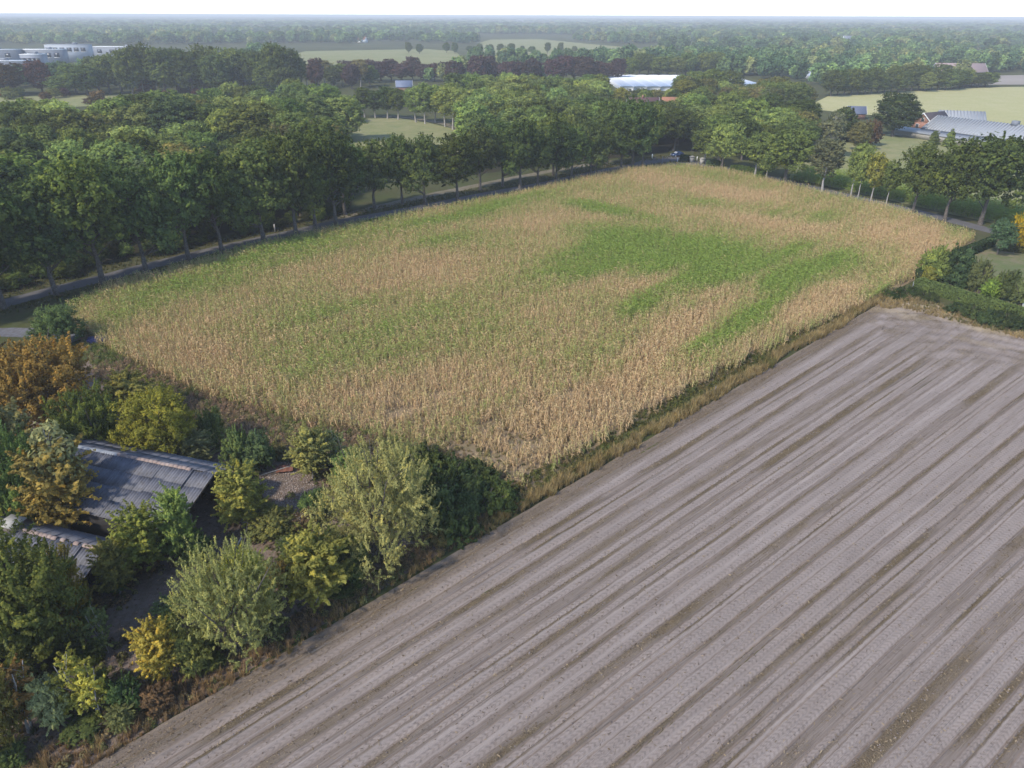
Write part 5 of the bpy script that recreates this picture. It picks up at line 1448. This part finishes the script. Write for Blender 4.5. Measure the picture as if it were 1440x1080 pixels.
sow('corner_weeds', 'low dry weeds in the thin corner of the cornfield', 'weeds', spread(poly_px([(540, 590), (760, 560), (830, 630), (745, 692), (650, 665)]), 0.6, 0.5, 82), [(0.3, 0.23, 0.12), (0.2, 0.2, 0.08), (0.36, 0.27, 0.16)], SHORT + WEED[:1], (0.4, 0.9), 82, 0.03)
YP = poly_px([(-200, 980), (-100, 650), (40, 620), (300, 650), (420, 650), (560, 660), (720, 705), (640, 768), (330, 955), (130, 1075), (20, 1100)])
pts = spread(YP, 0.62, 0.5, 75)
u_, v_ = px_of(pts[:, 0], pts[:, 1])
clear = in_poly(u_, v_, [(368, 662), (430, 662), (455, 700), (440, 722), (390, 715), (365, 690)]) | in_poly(u_, v_, [(190, 830), (260, 790), (310, 740), (400, 745), (400, 770), (280, 800), (220, 900), (140, 900)]) | in_poly(u_, v_, [(-40, 735), (140, 730), (190, 760), (140, 790), (-40, 790)])
clear |= in_poly(u_, v_, [(120, 640), (310, 650), (300, 760), (220, 770), (100, 740)])
kp = ~clear | (np.random.default_rng(3).random(len(pts)) < 0.08)
sow('yard_weeds', 'patchy low weeds on the floor of the overgrown yard', 'weeds', pts[kp], [(0.14, 0.17, 0.06), (0.24, 0.17, 0.11), (0.18, 0.2, 0.075), (0.26, 0.21, 0.12)], SHORT + WEED, (0.45, 1.0), 75)
hp = band(2.0, 30.0, 114, 119.5, 9, 76)
sow('straw_grass', 'bleached straw coloured grass at the end of the bare field', 'grass', np.vstack([hp, band(-5, 2.5, 112, 121, 9, 77)]), [(0.42, 0.33, 0.17), (0.3, 0.24, 0.13), (0.17, 0.18, 0.07)], SHORT + TUFT[:1], (0.5, 1.0), 76, 0.12)
sow('verge_grass', 'rough verge grass along the road by the corn', 'grass', np.vstack([(lambda L: np.concatenate([L + np.random.default_rng(78 + k).normal(0, 0.45, L.shape) + np.array([0.69, -0.72]) * o_ for k, o_ in enumerate([-6.5, -5.5, -4.6, -3.8, -3.1, 2.7, 3.2, 3.8, 4.4, 5.0])]))(smooth_line(ROAD, 0.45))]),
    [(0.08, 0.1, 0.035), (0.15, 0.14, 0.06), (0.1, 0.13, 0.04), (0.2, 0.16, 0.08)], SHORT, (0.5, 1.0), 79)
# tall green maize beyond the eastern road
GM = spread(poly_px([(1108, 255), (1140, 243), (1250, 262), (1340, 282), (1440, 300), (1560, 318), (1560, 345), (1440, 322), (1345, 303), (1250, 281), (1160, 262)]), 0.7, 0.4, 80)
ng = len(GM)
r_ = np.random.default_rng(81)
gm = scatter('green_maize', 'dark green maize standing beyond the eastern road', 'corn', np.stack([GM[:, 0], GM[:, 1], np.full(ng, 0.02)], 1), np.stack([r_.normal(0, 0.08, ng), r_.normal(0, 0.08, ng), r_.uniform(0, 6.28, ng)], 1), np.repeat(r_.uniform(0.95, 1.2, (ng, 1)), 3, 1) * np.array([1.4, 1.4, 1.05]), r_.integers(4, 6, ng), np.zeros((ng, 3)), CORN_ME)
ga = gm.data.attributes.new('green', 'FLOAT', 'POINT'); ga.data.foreach_set('value', np.full(ng, 1.0, dtype=np.float32))

# ---------------------------------------------------------------- litter on the bare field, rubble in the yard
rl = np.random.default_rng(91)
n = 230000
ls, la = rl.uniform(0.1, 42, n), rl.uniform(-10, 118, n)
z_, re_ = field_z(ls, la)
kp = rl.random(n) < re_ * 0.75 + 0.05
ls, la, z_ = ls[kp], la[kp], z_[kp]
lx, ly = fld(ls, la)
n = len(lx)
u_, v_ = px_of(lx, ly)
vis = (u_ > -60) & (u_ < 1560) & (v_ < 1150)
lx, ly, z_ = lx[vis], ly[vis], z_[vis]
n = len(lx)
az = rl.uniform(0, 6.28, n); ln = rl.uniform(0.06, 0.22, n) / 2; wd = rl.uniform(0.012, 0.03, n)
dv = np.stack([np.cos(az) * ln, np.sin(az) * ln, rl.normal(0, 0.25, n) * ln], 1)
sv = np.stack([-np.sin(az) * wd, np.cos(az) * wd, rl.normal(0, 0.4, n) * wd], 1)
c = np.stack([lx, ly, z_ + rl.uniform(0.01, 0.05, n)], 1)
Vl = np.stack([c - dv - sv, c + dv - sv, c + dv + sv, c - dv + sv], 1).reshape(-1, 3)
t = NT('straw_litter'); tn = t.attr('tint').outputs['Fac']
M_LITTER = t.bsdf(t.mix(tn, (0.1, 0.072, 0.048), (0.37, 0.285, 0.18)), 0.9, None, 0.1)
tag(obj('straw_litter', mesh_np('straw_litter', Vl, [np.arange(n * 4).reshape(-1, 4)], [M_LITTER], attrs={'tint': np.repeat(rl.random(n) ** 1.6, 4)})), 'brown straw and stalk litter lying in strips on the bare field', 'straw', kind='stuff')

def stones(name, label, cat, P, size, mat, seed):
    r = np.random.default_rng(seed)
    n = len(P)
    oct_ = np.array([(1, 0, 0), (0, 1, 0), (-1, 0, 0), (0, -1, 0), (0, 0, 1), (0, 0, -0.5)], dtype=float)
    ft = np.array([(0, 1, 4), (1, 2, 4), (2, 3, 4), (3, 0, 4), (1, 0, 5), (2, 1, 5), (3, 2, 5), (0, 3, 5)])
    s_ = size * r.uniform(0.4, 1.4, (n, 1, 1))
    V = oct_[None] * s_ * r.uniform(0.6, 1.3, (n, 6, 1)) * np.array([1, 1, 0.6])
    a_ = r.uniform(0, 6.28, n)
    ca, sa = np.cos(a_)[:, None], np.sin(a_)[:, None]
    V = np.stack([V[..., 0] * ca - V[..., 1] * sa, V[..., 0] * sa + V[..., 1] * ca, V[..., 2]], -1) + P[:, None, :]
    Fs = (np.arange(n)[:, None, None] * 6 + ft[None]).reshape(-1, 3)
    return tag(obj(name, mesh_np(name, V.reshape(-1, 3), [Fs], [mat], attrs={'tint': np.repeat(r.random(n), 6)})), label, cat, kind='stuff')
n = 46000
ls, la = rl.uniform(0.1, 40, n), rl.uniform(-10, 118, n)
z_, re_ = field_z(ls, la)
kp = rl.random(n) < re_ * 0.8 + 0.06 + 0.4 * (la > 106)
lx, ly = fld(ls[kp], la[kp])
t = NT('clod_soil'); M_CLOD = t.bsdf(t.mix(t.attr('tint').outputs['Fac'], (0.15, 0.115, 0.09), (0.32, 0.27, 0.25)), 0.95, None, 0.05)
stones('soil_clods', 'small soil clods strewn over the rough strips of the bare field', 'soil', np.stack([lx, ly, z_[kp] + 0.01], 1), 0.06, M_CLOD, 92)
rp = spread(poly_px([(366, 668), (430, 662), (456, 700), (442, 722), (395, 716), (365, 694)]), 0.16, 0.5, 93)
t = NT('rubble_stone'); M_RUBBLE = t.bsdf(t.mix(t.attr('tint').outputs['Fac'], (0.15, 0.115, 0.095), (0.4, 0.34, 0.31)), 0.9, None, 0.1)
stones('rubble', 'grey-pink rubble patch in the overgrown yard', 'rubble', np.stack([rp[:, 0], rp[:, 1], np.full(len(rp), 0.02)], 1), 0.085, M_RUBBLE, 94)
rp = spread(YP, 0.42, 0.5, 95)
t = NT('fallen_leaf'); M_FALLEN = t.bsdf(t.mix(t.attr('tint').outputs['Fac'], (0.1, 0.06, 0.04), (0.36, 0.24, 0.17)), 0.9, None, 0.1)
stones('leaf_litter', 'brown leaf litter and debris on the yard floor', 'leaves', np.stack([rp[:, 0], rp[:, 1], np.full(len(rp), 0.02)], 1), 0.07, M_FALLEN, 96)

# ---------------------------------------------------------------- far woodland up to the horizon
rw = np.random.default_rng(101)
FARP = [make_proto('far tree', 420 + k, 14, 11, lobes_round(rt, 8, 14, 11, 1.0, 0.62), 110, 1.3, 11, 1.25, 1.25, trunk_r=0.3, forks=3, leafmat=M_LEAF_I) for k in range(4)]
EXC = [poly_px(q) for q in [
    [(380, 112), (398, 76), (430, 66), (600, 64), (645, 68), (665, 92), (600, 108), (480, 116)], [(655, 86), (670, 58), (690, 53), (770, 53), (830, 59), (920, 66), (930, 86), (800, 92)],
    [(1120, 158), (1160, 133), (1290, 122), (1380, 116), (1700, 112), (1700, 190), (1440, 190), (1280, 172)], [(1355, 124), (1365, 103), (1700, 101), (1700, 126)], [(1160, 70), (1165, 58), (1220, 58), (1228, 70)],
    [(292, 59), (300, 49), (400, 48), (410, 58)], [(-400, 128), (-400, 84), (-30, 78), (30, 70), (130, 68), (135, 88), (60, 118)], [(840, 136), (850, 104), (975, 104), (985, 132)], [(1020, 132), (1025, 107), (1065, 107), (1075, 128)],
    [(300, 96), (305, 78), (350, 78), (352, 92)], [(1295, 116), (1300, 98), (1365, 98), (1365, 116)], [(1125, 118), (1130, 100), (1195, 100), (1200, 118)], [(1200, 116), (1205, 99), (1262, 99), (1270, 116)], [(540, 132), (545, 118), (585, 118), (585, 132)],
    [(-700, 165), (-700, 120), (0, 126), (340, 124), (400, 112), (470, 118), (860, 114), (900, 104), (1120, 114), (1170, 126), (1170, 520), (-700, 520)]]]
PTS, SCL, CLS = [], [], []
WCOL = np.array([(0.05, 0.085, 0.04), (0.07, 0.11, 0.045), (0.1, 0.145, 0.055), (0.06, 0.09, 0.04), (0.13, 0.145, 0.06), (0.045, 0.075, 0.038)]) * 2.3
for d0, d1, sp, sw, shh, thr in [(380, 1000, 10.5, 0.95, 0.9, 0.40), (1000, 2400, 17, 1.3, 1.0, 0.36), (2400, 5000, 34, 2.3, 1.05, 0.34), (5000, 11000, 75, 4.5, 1.15, 0.30)]:
    gx, gy = np.meshgrid(np.arange(-d1 * 1.0, d1 * 1.0, sp), np.arange(d0 * 0.8, d1, sp))
    gx = gx.ravel() + rw.uniform(-0.45, 0.45, gx.size) * sp
    gy = gy.ravel() + rw.uniform(-0.45, 0.45, gy.size) * sp
    dist = np.hypot(gx, gy)
    m = (dist >= d0) & (dist < d1) & (np.abs(gx) < gy * 1.15 + 120)
    gx, gy, dist = gx[m], gy[m], dist[m]
    m = fbm(gx / 190, gy / 120, 111) > thr
    m &= fbm(gx / 700, gy / 260, 113) > 0.40
    gx, gy, dist = gx[m], gy[m], dist[m]
    for q in EXC:
        m = ~in_poly(gx, gy, q)
        gx, gy, dist = gx[m], gy[m], dist[m]
    k = len(gx)
    hs = rw.uniform(0.65, 1.3, k) * shh * (0.8 + 0.4 * fbm(gx / 150, gy / 150, 117))
    PTS.append(np.stack([gx, gy, 0 * gx], 1))
    SCL.append(np.stack([hs * sw * rw.uniform(0.85, 1.2, k), hs * sw * rw.uniform(0.85, 1.2, k), hs], 1))
    ci = np.clip((fbm(gx / 60, gy / 60, 119) * 1.6 - 0.3 + rw.normal(0, 0.25, k)) * len(WCOL), 0, len(WCOL) - 1).astype(int)
    CLS.append(WCOL[ci] * rw.uniform(0.8, 1.3, (k, 1)))
# the belt of trees goes on to the left of the yard and the wood
sp_ = spread(poly_px([(-330, 1150), (-330, 760), (-250, 560), (-260, 430), (-230, 300), (-120, 215), (-420, 150), (-1500, 150), (-2600, 420), (-1500, 1150)]), 9.5, 0.45, 121)
sp_ = sp_[fbm(sp_[:, 0] / 40, sp_[:, 1] / 40, 123) > 0.36]
k = len(sp_)
hs = rw.uniform(0.6, 1.15, k)
PTS.append(np.stack([sp_[:, 0], sp_[:, 1], 0 * sp_[:, 0]], 1)); SCL.append(np.repeat(hs[:, None], 3, 1)); CLS.append(WCOL[rw.integers(0, len(WCOL), k)] * rw.uniform(0.8, 1.2, (k, 1)))
PTS, SCL, CLS = np.vstack(PTS), np.vstack(SCL), np.vstack(CLS)
k = len(PTS)
scatter('far_woodland', 'endless hazy woodland and hedgerows stretching to the horizon', 'woodland', PTS, np.stack([0 * PTS[:, 0], 0 * PTS[:, 0], rw.uniform(0, 6.28, k)], 1), SCL, rw.integers(0, 4, k), CLS, [p.crown for p in FARP])
print('trees in groves', NT_, 'far woodland', k, 'corn', len(CX))

# ---------------------------------------------------------------- haze: even pale air round the whole place
hz = bpy.data.materials.new('haze')
hz.use_nodes = True
ht = hz.node_tree
ht.nodes.clear()
ho = ht.nodes.new('ShaderNodeOutputMaterial')
hv = ht.nodes.new('ShaderNodeVolumePrincipled')
hv.inputs['Color'].default_value = (0.97, 0.985, 1.0, 1)
hv.inputs['Density'].default_value = HAZE_DENSITY
hv.inputs['Anisotropy'].default_value = 0.0
ht.links.new(hv.outputs[0], ho.inputs['Volume'])
hb = MB().box(-20500, 20500, -20500, 20500, -1.0, 43.0).build('haze', hz)
tag(hb, kind='stuff', label='thin pale blue haze in the air over the whole landscape', cat='haze')
